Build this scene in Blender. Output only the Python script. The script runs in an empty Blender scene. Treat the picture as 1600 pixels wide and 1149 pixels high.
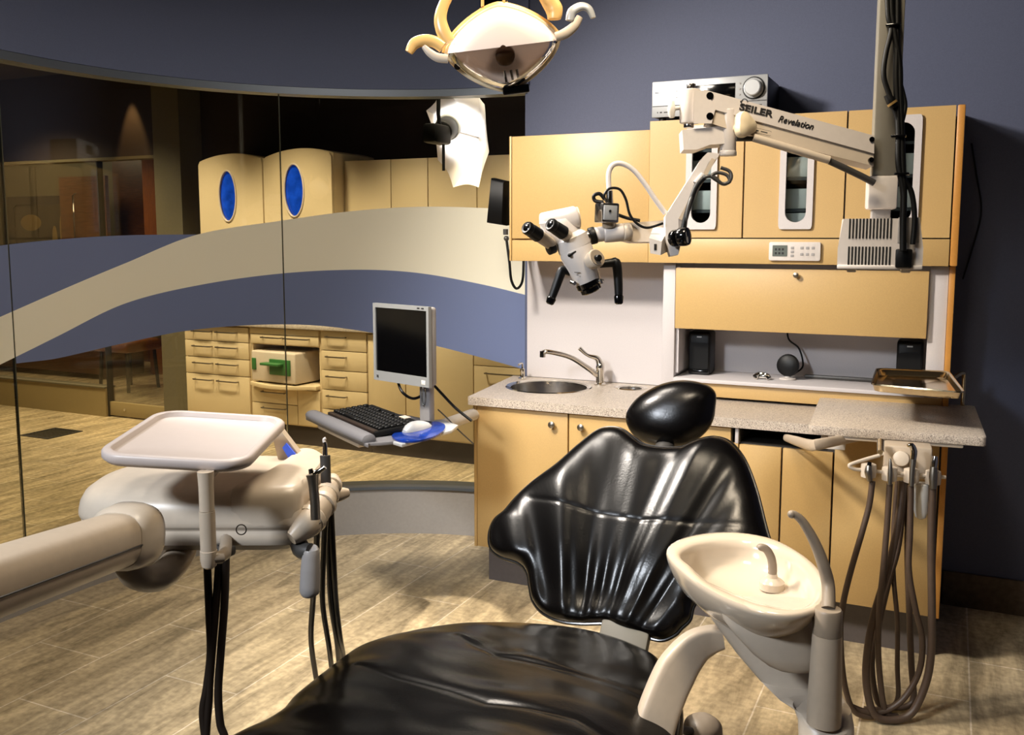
import bpy, bmesh, math, random
from math import sin, cos, tan, atan, atan2, pi, radians, sqrt, hypot
from mathutils import Vector, Matrix, noise
random.seed(4)
V = Vector
SC = bpy.context.scene
COL = SC.collection

# ------------------------------------------------------------------ camera
F = 1460.0; YAW = atan(685/1460); TH = radians(6.5); PPY = 369+F*tan(TH); EYE = 1.6
_sy, _cy, _st, _ct = sin(YAW), cos(YAW), sin(TH), cos(TH)
CF = V((-_sy*_ct, _cy*_ct, -_st)); CR = V((_cy, _sy, 0)); CU = V((-_sy*_st, _cy*_st, _ct))
CP = V((0, 0, EYE))
cam = bpy.data.cameras.new('camera'); camo = bpy.data.objects.new('camera', cam); COL.objects.link(camo)
cam.sensor_width = 36; cam.lens = F/1600*36; cam.shift_y = -(574.5-PPY)/1600; cam.clip_start = .02
camo.matrix_world = Matrix.Translation(CP) @ Matrix((CR, CU, -CF)).transposed().to_4x4()
SC.camera = camo
def ray(x, y): return CF + CR*((x-800)/F) + CU*((PPY-y)/F)
def pX(x, y, X): d = ray(x, y); return CP+d*(X/d.x)
def pY(x, y, Y): d = ray(x, y); return CP+d*(Y/d.y)
def pZ(x, y, Z): d = ray(x, y); return CP+d*((Z-EYE)/d.z)
def pD(x, y, D): return CP+ray(x, y)*D
def pP(x, y, o, n): d = ray(x, y); return CP+d*((o-CP).dot(n)/d.dot(n))
RH = V((_cy, _sy, 0)); DH = V((-_sy, _cy, 0)); UP = V((0, 0, 1))     # room-level right / away / up seen from the doorway

# ------------------------------------------------------------------ materials
def lin(c): return tuple(((v/255)/12.92 if v/255 <= .04045 else ((v/255+.055)/1.055)**2.4) for v in c)+(1,)
MATS = {}
def mat(name, c, rough=.5, metal=0, spec=.5, var=0, vs=30, bump=0, bs=60, coat=0, emit=None, es=0, sheen=0, stretch=None):
    m = bpy.data.materials.new(name); m.use_nodes = True; nt = m.node_tree; b = nt.nodes['Principled BSDF']
    b.inputs['Base Color'].default_value = lin(c); b.inputs['Roughness'].default_value = rough
    b.inputs['Metallic'].default_value = metal; b.inputs['Specular IOR Level'].default_value = spec
    b.inputs['Coat Weight'].default_value = coat
    if emit: b.inputs['Emission Color'].default_value = lin(emit); b.inputs['Emission Strength'].default_value = es
    if var or bump:
        g = nt.nodes.new('ShaderNodeNewGeometry')
        src = g.outputs['Position']
        if stretch:
            mp = nt.nodes.new('ShaderNodeMapping'); mp.inputs['Scale'].default_value = stretch
            nt.links.new(src, mp.inputs['Vector']); src = mp.outputs['Vector']
    if var:
        n = nt.nodes.new('ShaderNodeTexNoise'); n.inputs['Scale'].default_value = vs; n.inputs['Detail'].default_value = 4
        nt.links.new(src, n.inputs['Vector'])
        r = nt.nodes.new('ShaderNodeValToRGB'); l = lin(c)
        r.color_ramp.elements[0].position = .3; r.color_ramp.elements[1].position = .7
        r.color_ramp.elements[0].color = tuple(v*(1-var) for v in l[:3])+(1,)
        r.color_ramp.elements[1].color = tuple(min(1, v*(1+var)) for v in l[:3])+(1,)
        nt.links.new(n.outputs['Fac'], r.inputs['Fac']); nt.links.new(r.outputs['Color'], b.inputs['Base Color'])
    if bump:
        n = nt.nodes.new('ShaderNodeTexNoise'); n.inputs['Scale'].default_value = bs; n.inputs['Detail'].default_value = 3
        nt.links.new(src, n.inputs['Vector'])
        bp = nt.nodes.new('ShaderNodeBump'); bp.inputs['Strength'].default_value = bump; bp.inputs['Distance'].default_value = .004
        nt.links.new(n.outputs['Fac'], bp.inputs['Height']); nt.links.new(bp.outputs['Normal'], b.inputs['Normal'])
    MATS[name] = m; return m
def glassy(name, tint, rough=.0, refl=.5):
    m = bpy.data.materials.new(name); m.use_nodes = True; nt = m.node_tree; nt.nodes.clear()
    o = nt.nodes.new('ShaderNodeOutputMaterial'); mx = nt.nodes.new('ShaderNodeMixShader')
    t = nt.nodes.new('ShaderNodeBsdfTransparent'); t.inputs['Color'].default_value = tint+(1,)
    g = nt.nodes.new('ShaderNodeBsdfGlossy'); g.inputs['Roughness'].default_value = rough
    fr = nt.nodes.new('ShaderNodeFresnel'); fr.inputs['IOR'].default_value = 1.45
    mu = nt.nodes.new('ShaderNodeMath'); mu.operation = 'MULTIPLY'; mu.inputs[1].default_value = refl
    nt.links.new(fr.outputs[0], mu.inputs[0]); nt.links.new(mu.outputs[0], mx.inputs[0])
    nt.links.new(t.outputs[0], mx.inputs[1]); nt.links.new(g.outputs[0], mx.inputs[2]); nt.links.new(mx.outputs[0], o.inputs['Surface'])
    return m
def film(name, c, trans=.35):
    m = bpy.data.materials.new(name); m.use_nodes = True; nt = m.node_tree; nt.nodes.clear()
    o = nt.nodes.new('ShaderNodeOutputMaterial'); mx = nt.nodes.new('ShaderNodeMixShader'); mx.inputs[0].default_value = trans
    d = nt.nodes.new('ShaderNodeBsdfPrincipled'); d.inputs['Base Color'].default_value = lin(c); d.inputs['Roughness'].default_value = .45
    t = nt.nodes.new('ShaderNodeBsdfTranslucent'); t.inputs['Color'].default_value = lin(c)
    nt.links.new(d.outputs[0], mx.inputs[1]); nt.links.new(t.outputs[0], mx.inputs[2]); nt.links.new(mx.outputs[0], o.inputs['Surface'])
    return m
def tiles():
    m = bpy.data.materials.new('floor_tile'); m.use_nodes = True; nt = m.node_tree; b = nt.nodes['Principled BSDF']; L = nt.links.new
    g = nt.nodes.new('ShaderNodeNewGeometry'); s = nt.nodes.new('ShaderNodeSeparateXYZ'); L(g.outputs['Position'], s.inputs[0])
    def add(o, k):
        a = nt.nodes.new('ShaderNodeMath'); a.inputs[1].default_value = k; L(o, a.inputs[0]); return a.outputs[0]
    c = nt.nodes.new('ShaderNodeCombineXYZ'); L(add(s.outputs['Y'], -2.07+.345+.69*40), c.inputs[0]); L(add(s.outputs['X'], 2.867+.333*40), c.inputs[1])
    br = nt.nodes.new('ShaderNodeTexBrick'); L(c.outputs[0], br.inputs['Vector'])
    br.offset = .5; br.offset_frequency = 2
    for k, v in (('Scale', 1), ('Mortar Size', .0032), ('Mortar Smooth', .2), ('Brick Width', .69), ('Row Height', .333), ('Bias', 0)): br.inputs[k].default_value = v
    br.inputs['Color1'].default_value = lin((204, 187, 154)); br.inputs['Color2'].default_value = lin((194, 177, 146)); br.inputs['Mortar'].default_value = lin((236, 222, 198))
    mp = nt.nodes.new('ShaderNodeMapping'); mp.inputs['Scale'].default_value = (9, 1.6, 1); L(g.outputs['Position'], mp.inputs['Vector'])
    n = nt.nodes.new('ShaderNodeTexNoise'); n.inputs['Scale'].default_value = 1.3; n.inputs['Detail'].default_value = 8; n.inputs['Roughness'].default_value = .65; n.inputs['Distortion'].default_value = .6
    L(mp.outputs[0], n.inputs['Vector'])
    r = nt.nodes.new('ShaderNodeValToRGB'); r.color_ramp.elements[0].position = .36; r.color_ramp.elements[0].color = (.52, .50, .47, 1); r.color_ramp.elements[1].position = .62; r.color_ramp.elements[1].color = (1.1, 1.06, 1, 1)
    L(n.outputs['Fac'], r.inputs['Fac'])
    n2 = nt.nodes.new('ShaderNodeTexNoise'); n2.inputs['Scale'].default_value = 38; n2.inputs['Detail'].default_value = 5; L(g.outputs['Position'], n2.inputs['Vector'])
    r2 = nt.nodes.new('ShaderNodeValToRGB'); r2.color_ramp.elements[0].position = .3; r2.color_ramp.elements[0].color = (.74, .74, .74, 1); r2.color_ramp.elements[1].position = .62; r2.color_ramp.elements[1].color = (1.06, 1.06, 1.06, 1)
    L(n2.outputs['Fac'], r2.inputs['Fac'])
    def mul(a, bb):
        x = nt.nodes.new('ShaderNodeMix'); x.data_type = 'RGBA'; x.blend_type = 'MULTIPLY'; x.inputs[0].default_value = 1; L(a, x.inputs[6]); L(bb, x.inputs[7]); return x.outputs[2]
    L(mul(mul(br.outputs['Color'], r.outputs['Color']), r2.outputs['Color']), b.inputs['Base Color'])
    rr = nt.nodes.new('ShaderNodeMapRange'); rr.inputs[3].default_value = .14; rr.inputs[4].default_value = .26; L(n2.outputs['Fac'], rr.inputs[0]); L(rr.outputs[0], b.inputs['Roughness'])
    bp = nt.nodes.new('ShaderNodeBump'); bp.inputs['Strength'].default_value = .25; bp.inputs['Distance'].default_value = .002; bp.invert = True
    L(br.outputs['Fac'], bp.inputs['Height']); L(bp.outputs['Normal'], b.inputs['Normal'])
    return m
def granite():
    m = bpy.data.materials.new('granite'); m.use_nodes = True; nt = m.node_tree; b = nt.nodes['Principled BSDF']; L = nt.links.new
    g = nt.nodes.new('ShaderNodeNewGeometry'); v = nt.nodes.new('ShaderNodeTexVoronoi'); v.inputs['Scale'].default_value = 380; L(g.outputs['Position'], v.inputs['Vector'])
    r = nt.nodes.new('ShaderNodeValToRGB'); r.color_ramp.interpolation = 'CONSTANT'; e = r.color_ramp.elements
    e[0].position = 0; e[0].color = lin((118, 108, 102)); e[1].position = .10; e[1].color = lin((172, 160, 148))
    for p, c in ((.3, (186, 174, 160)), (.6, (200, 188, 174)), (.85, (164, 152, 142)), (.93, (214, 204, 190))): x = e.new(p); x.color = lin(c)
    s = nt.nodes.new('ShaderNodeSeparateColor'); L(v.outputs['Color'], s.inputs[0]); L(s.outputs[0], r.inputs['Fac']); L(r.outputs['Color'], b.inputs['Base Color'])
    b.inputs['Roughness'].default_value = .35
    return m

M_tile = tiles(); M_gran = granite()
M_wall = mat('blue_grey_paint', (80, 86, 110), .7, var=.06, vs=220, bump=.15, bs=300)
M_soff = mat('blue_grey_soffit_paint', (86, 96, 126), .7, var=.05, vs=220, bump=.12, bs=300)
M_curb = mat('grey_curb_paint', (150, 146, 142), .6, var=.04, vs=60)
M_base = mat('dark_tile_baseboard', (96, 80, 62), .45, var=.25, vs=40)
M_tan = mat('tan_laminate', (191, 158, 103), .42, var=.05, vs=320)
M_tanp = mat('pale_tan_laminate', (204, 184, 146), .45, var=.04, vs=260)
M_oran = mat('orange_edge_laminate', (196, 138, 66), .4, var=.05, vs=200)
M_grey = mat('light_grey_laminate', (196, 190, 190), .5, var=.03, vs=200)
M_toe = mat('grey_toe_kick', (98, 92, 92), .5, var=.05, vs=60)
M_dark = mat('dark_gap', (14, 12, 10), .6)
M_steel = mat('brushed_steel', (190, 185, 178), .22, metal=1, var=.06, vs=90)
M_chrome = mat('chrome', (215, 210, 200), .1, metal=1)
M_satin = mat('satin_nickel', (150, 143, 132), .35, metal=1)
M_rail = mat('blue_grey_rail', (96, 104, 114), .4, metal=.5)
M_col = mat('olive_grey_enamel', (122, 118, 108), .4, var=.02, vs=40)
M_trayp = mat('warm_white_plastic', (182, 170, 164), .42, var=.015, vs=40)
M_cable = mat('black_rubber', (5, 5, 5), .5, spec=.25)
M_black = mat('black_plastic', (7, 7, 8), .45, spec=.3, bump=.05, bs=200)
M_blackg = mat('black_gloss', (6, 6, 7), .12)
M_leath = mat('black_leather', (6, 5, 5), .25, spec=.34, bump=.06, bs=180)
M_pipe = mat('black_leather_piping', (10, 9, 9), .22, spec=.6)
M_white = mat('white_enamel', (206, 198, 192), .32, var=.02, vs=90)
M_ivory = mat('ivory_plastic', (198, 184, 166), .35, var=.03, vs=50)
M_beige = mat('beige_plastic', (186, 170, 150), .4, var=.03, vs=60)
M_taupe = mat('taupe_plastic', (144, 130, 113), .42, var=.04, vs=60)
M_greyp = mat('grey_plastic', (148, 144, 142), .38, var=.03, vs=60)
M_dgrey = mat('dark_grey_plastic', (62, 60, 58), .4)
M_silver = mat('silver_plastic', (186, 188, 190), .3, metal=.35)
M_mon = mat('monitor_grey_plastic', (146, 147, 146), .4, metal=.2)
M_ktray = mat('slate_grey_plastic', (104, 103, 106), .42)
M_key = mat('black_key_plastic', (8, 8, 8), .5, spec=.25)
M_hose = mat('brown_rubber_hose', (78, 62, 50), .45, var=.08, vs=50)
M_hosed = mat('dark_brown_hose', (34, 26, 20), .42, var=.1, vs=50)
M_ceram = mat('white_porcelain', (200, 184, 163), .14, coat=.4, var=.015, vs=20)
M_screen = mat('dark_screen', (4, 4, 5), .12)
M_lcd = mat('blue_display', (60, 90, 200), .3, emit=(70, 100, 220), es=.5)
M_lcdg = mat('grey_green_display', (92, 98, 92), .3)
M_bluepad = mat('blue_gel_pad', (16, 44, 120), .18, coat=.3, var=.3, vs=25)
M_amberglow = mat('amber_glow_plastic', (228, 186, 118), .28, emit=(255, 170, 70), es=.06)  # lamp glow in the pale plastic, put into its colour and emission
M_cream = mat('cream_plastic', (232, 214, 180), .3)
M_refl = mat('lamp_reflector', (255, 240, 230), .25, metal=.2, emit=(255, 226, 206), es=.32)
M_bulb = mat('brown_bulb_shield', (70, 46, 24), .3, metal=.3)
M_glassB = mat('glowing_blue_glass', (16, 60, 170), .08, coat=.5, emit=(18, 70, 190), es=.25, var=.5, vs=14)  # blue glow put into the glass itself; no lamp behind it
M_wood = mat('dark_walnut_wood', (92, 54, 26), .35, var=.3, vs=8, stretch=(1, 1, 9))
M_woodo = mat('orange_brown_wood', (140, 82, 38), .4, var=.15, vs=7, stretch=(6, 6, 1))
M_dbrown = mat('dark_brown_paint', (44, 32, 26), .7, var=.08, vs=120)
M_olive = mat('olive_grey_paint', (92, 84, 62), .6, var=.06, vs=90)
M_olivep = mat('olive_tan_paint', (140, 122, 82), .6, var=.06, vs=90)
M_umb = film('white_umbrella_cloth', (245, 240, 242), .5)
M_filmc = film('cream_window_film', (240, 236, 218), .25)
M_filmb = film('blue_window_film', (114, 127, 166), .25)
M_glass = glassy('partition_glass', (.93, .94, .90), 0, .6)
M_glasso = glassy('office_glass', (.95, .95, .92), 0, .25)
M_gedge = mat('glass_edge', (58, 60, 48), .2)
M_glassl = glassy('clear_cover', (.97, .96, .94), .02, 1.6)
M_glassc = glassy('cabinet_glass', (.8, .86, .88), .02, .7)
M_ink = mat('black_print', (26, 24, 24), .5)
M_green = mat('green_plastic', (52, 104, 52), .4)
M_white2 = mat('white_plastic', (214, 208, 200), .45)
M_paint1 = mat('canvas_landscape', (40, 34, 22), .6, var=.7, vs=4)
M_gold = mat('antique_gold', (160, 130, 78), .4, metal=.4)
M_ceil = mat('ceiling_paint', (84, 84, 90), .8)
M_steelw = mat('warm_steel', (196, 176, 140), .16, metal=1, var=.05, vs=70)
M_trans = mat('milky_plastic', (222, 218, 210), .3)

# ------------------------------------------------------------------ mesh helpers
WL = {}
def fr(o, x=None, z=None, y=None):
    """frame with origin o; two of the axes given, the third completed"""
    if x is not None and z is not None: x = V(x).normalized(); z = V(z); z = (z-x*z.dot(x)).normalized(); y = z.cross(x)
    elif x is not None and y is not None: x = V(x).normalized(); y = V(y); y = (y-x*y.dot(x)).normalized(); z = x.cross(y)
    elif z is not None:
        z = V(z).normalized(); a = V((1, 0, 0)) if abs(z.x) < .9 else V((0, 1, 0)); x = (a-z*a.dot(z)).normalized(); y = z.cross(x)
    m = Matrix((x, y, z)).transposed().to_4x4(); m.translation = V(o); return m
I4 = Matrix.Identity(4)
def cr(pts, n=8, closed=False):
    P = [V(p) for p in pts]; out = []; N = len(P)
    for i in range(N if closed else N-1):
        if closed: a, b, c, d = P[(i-1) % N], P[i], P[(i+1) % N], P[(i+2) % N]
        else: a, b, c, d = P[max(i-1, 0)], P[i], P[i+1], P[min(i+2, N-1)]
        for k in range(n):
            t = k/n; out.append(.5*((2*b)+(c-a)*t+(2*a-5*b+4*c-d)*t*t+(3*b-a-3*c+d)*t**3))
    if not closed: out.append(P[-1])
    return out
class MB:
    def __init__(s): s.bm = bmesh.new()
    def _merge(s, t, M=None):
        if M is not None: bmesh.ops.transform(t, matrix=M, verts=t.verts)
        me = bpy.data.meshes.new('tmp'); t.to_mesh(me); t.free(); s.bm.from_mesh(me); bpy.data.meshes.remove(me); return s
    def box(s, c, d, M=None, bev=0, seg=2):
        t = bmesh.new(); bmesh.ops.create_cube(t, size=1)
        for v in t.verts: v.co = V((v.co.x*d[0]+c[0], v.co.y*d[1]+c[1], v.co.z*d[2]+c[2]))
        if bev: bmesh.ops.bevel(t, geom=t.edges[:], offset=min(bev, min(d)*.49), segments=seg, profile=.5, affect='EDGES')
        return s._merge(t, M)
    def bb(s, x0, x1, y0, y1, z0, z1, M=None, bev=0, seg=2):
        return s.box(((x0+x1)/2, (y0+y1)/2, (z0+z1)/2), (abs(x1-x0), abs(y1-y0), abs(z1-z0)), M, bev, seg)
    def loft(s, loops, cap=True, closed=True, cap0=None, cap1=None):
        t = bmesh.new(); R = [[t.verts.new(p) for p in l] for l in loops]
        for a, b in zip(R, R[1:]):
            n = len(a)
            for i in range(n if closed else n-1):
                j = (i+1) % n
                try: t.faces.new((a[i], a[j], b[j], b[i]))
                except ValueError: pass
        c0 = cap if cap0 is None else cap0; c1 = cap if cap1 is None else cap1
        for f_, l in ((c0, R[0]), (c1, R[-1])):
            if f_:
                ctr = t.verts.new(sum((v.co for v in l), V())/len(l))
                for i in range(len(l)): t.faces.new((l[i], l[(i+1) % len(l)], ctr))
        bmesh.ops.remove_doubles(t, verts=t.verts, dist=1e-6)
        bmesh.ops.recalc_face_normals(t, faces=t.faces)
        return s._merge(t)
    def tube(s, pts, r, n=10, cap=True, sub=0, flat=1, up=None):
        P = [V(p) for p in pts]
        if sub:
            k = len(P); P = cr(P, sub)
            if not isinstance(r, (int, float)):
                q = []
                for i in range(k-1):
                    for j in range(sub): q.append(r[i]+(r[i+1]-r[i])*j/sub)
                r = q+[r[-1]]
        if isinstance(r, (int, float)): r = [r]*len(P)
        L = []; N = None
        for i, p in enumerate(P):
            tg = (P[min(i+1, len(P)-1)]-P[max(i-1, 0)])
            if tg.length < 1e-9: tg = UP.copy()
            tg.normalize()
            if N is None:
                a = V(up) if up else (UP if abs(tg.z) < .9 else V((1, 0, 0))); N = (a-tg*a.dot(tg)).normalized()
            else: N = (N-tg*N.dot(tg)).normalized()
            B = tg.cross(N)
            L.append([p+(N*cos(2*pi*k/n)+B*sin(2*pi*k/n)*flat)*r[i] for k in range(n)])
        return s.loft(L, cap)
    def lathe(s, prof, M=I4, n=28, cap=True, sx=1, cap0=None):
        return s.loft([[M @ V((r*cos(2*pi*k/n)*sx, r*sin(2*pi*k/n), z)) for k in range(n)] for r, z in prof], cap, True, cap0)
    def cyl(s, a, b, r, n=20, r2=None, bev=0):
        a, b = V(a), V(b); L = (b-a).length; M = fr(a, z=b-a); r2 = r if r2 is None else r2
        if bev: pr = [(r-bev, 0), (r-bev*.3, bev*.3), (r, bev), (r2, L-bev), (r2-bev*.3, L-bev*.3), (r2-bev, L)]
        else: pr = [(r, 0), (r2, L)]
        return s.lathe(pr, M, n)
    def ball(s, c, r, M=None, n=20, k=12):
        rr = (r, r, r) if isinstance(r, (int, float)) else r; M = M or Matrix.Translation(V(c))
        return s.loft([[M @ V((rr[0]*sin(pi*i/k)*cos(2*pi*j/n), rr[1]*sin(pi*i/k)*sin(2*pi*j/n), rr[2]*cos(pi*i/k))) for j in range(n)] for i in range(1, k)])
    def prism(s, pts, z0, z1, M=None, bev=0, seg=2):
        t = bmesh.new(); a = [t.verts.new((p[0], p[1], z0)) for p in pts]; b = [t.verts.new((p[0], p[1], z1)) for p in pts]
        t.faces.new(a[::-1]); t.faces.new(b)
        for i in range(len(a)): j = (i+1) % len(a); t.faces.new((a[i], a[j], b[j], b[i]))
        bmesh.ops.recalc_face_normals(t, faces=t.faces)
        if bev: bmesh.ops.bevel(t, geom=t.edges[:], offset=bev, segments=seg, profile=.5, affect='EDGES', clamp_overlap=True)
        return s._merge(t, M)
    def plate(s, outer, inner, z0, z1, M=None):
        """flat plate with a hole; both outlines have equal point counts"""
        t = bmesh.new(); n = len(outer)
        g = [[t.verts.new((p[0], p[1], z)) for p in l] for l in (outer, inner) for z in (z0, z1)]
        o0, o1, i0, i1 = g
        for k in range(n):
            j = (k+1) % n
            for q in ((o0[k], o0[j], i0[j], i0[k]), (o1[k], i1[k], i1[j], o1[j]), (o0[k], o1[k], o1[j], o0[j]), (i0[k], i0[j], i1[j], i1[k])): t.faces.new(q)
        bmesh.ops.recalc_face_normals(t, faces=t.faces)
        return s._merge(t, M)
    def poly(s, pts):
        t = bmesh.new(); t.faces.new([t.verts.new(p) for p in pts]); return s._merge(t)
def polar_pair(w0, w1, h0, h1, inner_r, c, n=48):
    """rect [w0,w1]x[h0,h1] and an inner outline given by radius(angle), sampled at the same angles about c"""
    an = sorted(set([2*pi*k/n for k in range(n)]+[atan2(y-c[1], x-c[0]) % (2*pi) for x in (w0, w1) for y in (h0, h1)]))
    o, i = [], []
    for a in an:
        dx, dy = cos(a), sin(a); ts = []
        if dx > 1e-9: ts.append((w1-c[0])/dx)
        if dx < -1e-9: ts.append((w0-c[0])/dx)
        if dy > 1e-9: ts.append((h1-c[1])/dy)
        if dy < -1e-9: ts.append((h0-c[1])/dy)
        t = min(ts); o.append((c[0]+dx*t, c[1]+dy*t)); r = inner_r(a); i.append((c[0]+dx*r, c[1]+dy*r))
    return o, i
def stadium_r(hw, hh):
    def f(a):
        dx, dy = abs(cos(a)), abs(sin(a)); q = hh-hw
        if dx > 1e-9 and dy*hw/dx <= q: return hw/dx
        b = -2*dy*q; cc = q*q-hw*hw; return (-b+sqrt(max(0, b*b-4*cc)))/2
    return f
def rrect_r(hw, hh, r, ex=8):
    return lambda a: (abs(cos(a)/hw)**ex+abs(sin(a)/hh)**ex)**(-1/ex)
def rrect(hw, hh, r, n=6, c=(0, 0)):
    out = []
    for cx, cy, a0 in ((hw-r, hh-r, 0), (-hw+r, hh-r, pi/2), (-hw+r, -hh+r, pi), (hw-r, -hh+r, 1.5*pi)):
        for k in range(n+1): a = a0+pi/2*k/n; out.append((c[0]+cx+r*cos(a), c[1]+cy+r*sin(a)))
    return out

def props(o, label=None, cat=None, group=None, kind=None):
    for k, v in (('label', label), ('category', cat), ('group', group), ('kind', kind)):
        if v: o[k] = v
    return o
def thing(name, label, cat, loc, group=None):
    o = bpy.data.objects.new(name, None); COL.objects.link(o); o.location = loc; o.empty_display_size = .05
    WL[o.name] = V(loc); return props(o, label, cat, group)
def obj(name, mb, m, parent=None, label=None, cat=None, group=None, kind=None, sharp=38, smooth=True):
    bm = mb.bm; me = bpy.data.meshes.new(name)
    if parent: off = WL[parent.name]
    else:
        xs = [v.co for v in bm.verts]; lo = [min(c[i] for c in xs) for i in range(3)]; hi = [max(c[i] for c in xs) for i in range(3)]
        off = V(((lo[0]+hi[0])/2, (lo[1]+hi[1])/2, lo[2]))
    bmesh.ops.translate(bm, vec=-off, verts=bm.verts); bm.to_mesh(me); bm.free()
    if smooth and len(me.polygons):
        me.polygons.foreach_set('use_smooth', [True]*len(me.polygons)); me.set_sharp_from_angle(angle=radians(sharp))
    me.materials.append(m); o = bpy.data.objects.new(name, me); COL.objects.link(o)
    if parent: o.parent = parent
    else: o.location = off
    WL[o.name] = off
    return props(o, label, cat, group, kind)
def struct(name, mb, m, parent=None, **k): return obj(name, mb, m, parent, kind=None if parent else 'structure', **k)
def text_mb(s, M, size, shear=0, offset=0, sx=1, depth=.0006):
    cu = bpy.data.curves.new('t', 'FONT'); cu.body = s; cu.size = size; cu.shear = shear; cu.offset = offset; cu.extrude = depth; cu.align_x = 'CENTER'; cu.align_y = 'CENTER'
    ob = bpy.data.objects.new('t', cu); COL.objects.link(ob); bpy.context.view_layer.update()
    me = bpy.data.meshes.new_from_object(ob.evaluated_get(bpy.context.evaluated_depsgraph_get()))
    bpy.data.objects.remove(ob); mb = MB(); mb.bm.from_mesh(me); bpy.data.meshes.remove(me)
    bmesh.ops.transform(mb.bm, matrix=M @ Matrix.Diagonal((sx, 1, 1, 1)), verts=mb.bm.verts); return mb

# ================================================================== the setting
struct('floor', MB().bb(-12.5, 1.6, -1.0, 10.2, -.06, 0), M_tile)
YW = 4.366                                                # face of the back wall
struct('wall_back', MB().bb(-1.975, 1.6, YW, YW+.11, 0, 3.0), M_wall)
struct('wall_right', MB().bb(1.6, 1.7, -1.0, YW+.11, 0, 3.0), M_wall)
struct('baseboard_back', MB().bb(.03, 1.595, YW-.012, YW+.002, 0, .152, bev=.003), M_base)
struct('ceiling', MB().bb(-3.75, 1.7, -1.0, YW+.11, 3.0, 3.06), M_ceil)
# curved partition: a quarter circle tangent to the back wall, then straight on toward the door
CC = (-1.945, 2.78); CRD = 1.567
def path(a, off=0):
    """plan point at angle a (degrees, 90 at the back wall, 180 where the curve ends, beyond 180 straight on); off > 0 is outward"""
    r = CRD+off
    if a <= 180: return (CC[0]+r*cos(radians(a)), CC[1]+r*sin(radians(a)))
    return (CC[0]-r, CC[1]-CRD*radians(a-180))
def sweep(a0, a1, rect, n=None, off0=0):
    n = n or max(4, int((a1-a0)/1.5)); L = []
    for k in range(n+1):
        a = a0+(a1-a0)*k/n; L.append([V(path(a, o)+(z,)) for o, z in rect])
    return MB().loft(L)
AEND = 180+78
struct('wall_left', sweep(90.0, AEND, [(0, 0), (.115, 0), (.115, .245), (0, .245)]), M_curb)
struct('trim_1', sweep(90.0, AEND, [(-.012, .246), (.125, .246), (.125, .262), (-.012, .262)]), M_rail, label='grey metal sill on the curved curb')
struct('trim_2', sweep(90.6, AEND, [(.004, 2.312), (.10, 2.312), (.10, 2.347), (.004, 2.347)]), M_rail)
struct('wall_soffit', sweep(90.2, AEND, [(0, 2.348), (.16, 2.348), (.16, 3.0), (0, 3.0)]), M_soff)
JA = [91.0, 137.1, 185.2, 240]
fb = {  # outlines of the coloured films: angle -> height
 'bt': [(150, 1.609), (152.4, 1.608), (165, 1.603), (176, 1.586), (188, 1.556), (215, 1.45), (240, 1.3)],
 'ct': [(90, 1.712), (94, 1.727), (98.5, 1.743), (112, 1.752), (124.3, 1.729), (137.3, 1.678), (152.4, 1.606), (165.2, 1.473), (176.8, 1.361), (188.7, 1.256), (215, 1.02), (240, .8)],
 'cb': [(90, 1.292), (99.8, 1.349), (112.3, 1.407), (123.3, 1.424), (137.6, 1.408), (152.8, 1.357), (165.5, 1.286), (177.3, 1.165), (189.3, 1.058), (215, .83), (240, .62)],
 'bb': [(90, .902), (99.9, .963), (112.5, 1.042), (128.4, 1.124), (140.2, 1.147), (154.3, 1.138), (165.9, 1.101), (177.5, 1.066), (189.3, 1.054), (215, .83), (240, .62)]}
def fz(k, a):
    p = fb[k]
    for i in range(len(p)-1):
        if p[i][0] <= a <= p[i+1][0]:
            def m(j):
                if j <= 0 or j >= len(p)-1:
                    q = (0, 1) if j <= 0 else (len(p)-2, len(p)-1); return (p[q[1]][1]-p[q[0]][1])/(p[q[1]][0]-p[q[0]][0])
                return (p[j+1][1]-p[j-1][1])/(p[j+1][0]-p[j-1][0])
            h = p[i+1][0]-p[i][0]; t = (a-p[i][0])/h
            return (2*t**3-3*t*t+1)*p[i][1]+(t**3-2*t*t+t)*h*m(i)+(-2*t**3+3*t*t)*p[i+1][1]+(t**3-t*t)*h*m(i+1)
    return p[-1][1]
GO = .04                                                  # the glass stands 4 cm back from the room face of the curb
def band(a0, a1, top, bot):
    n = int((a1-a0)/.8)+2; L = []
    for k in range(n+1):
        a = a0+(a1-a0)*k/n; t, b = fz(top, a), fz(bot, a)
        if t-b < .002: t = b+.002
        L.append([V(path(a, GO-.0095)+(b,)), V(path(a, GO-.0075)+(b,)), V(path(a, GO-.0075)+(t,)), V(path(a, GO-.0095)+(t,))])
    return MB().loft(L)
WN = ['curved glass pane beside the tan cabinets', 'curved glass pane behind the instrument tray', 'glass pane at the left edge']
for i in range(3):
    a0, a1 = JA[i]+.12, JA[i+1]-.12
    w = struct('window_%d' % (i+1), sweep(a0, a1, [(GO-.006, .258), (GO+.006, .258), (GO+.006, 2.335), (GO-.006, 2.335)]), M_glass)
    w['label'] = WN[i]
    struct('edge_seal', sweep(a1-.02, a1+.16, [(GO-.0065, .262), (GO+.0065, .262), (GO+.0065, 2.312), (GO-.0065, 2.312)], 2), M_gedge, w)
    struct('cream_film', band(a0, a1, 'ct', 'cb'), M_filmc, w, label='cream curved film band')
    if i < 2: struct('blue_film', band(a0, min(a1, 189), 'cb', 'bb'), M_filmb, w, label='lower blue film band')
    if i > 0: struct('blue_film', band(max(a0, 152.5), a1, 'bt', 'ct'), M_filmb, w, label='upper blue film band')

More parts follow.
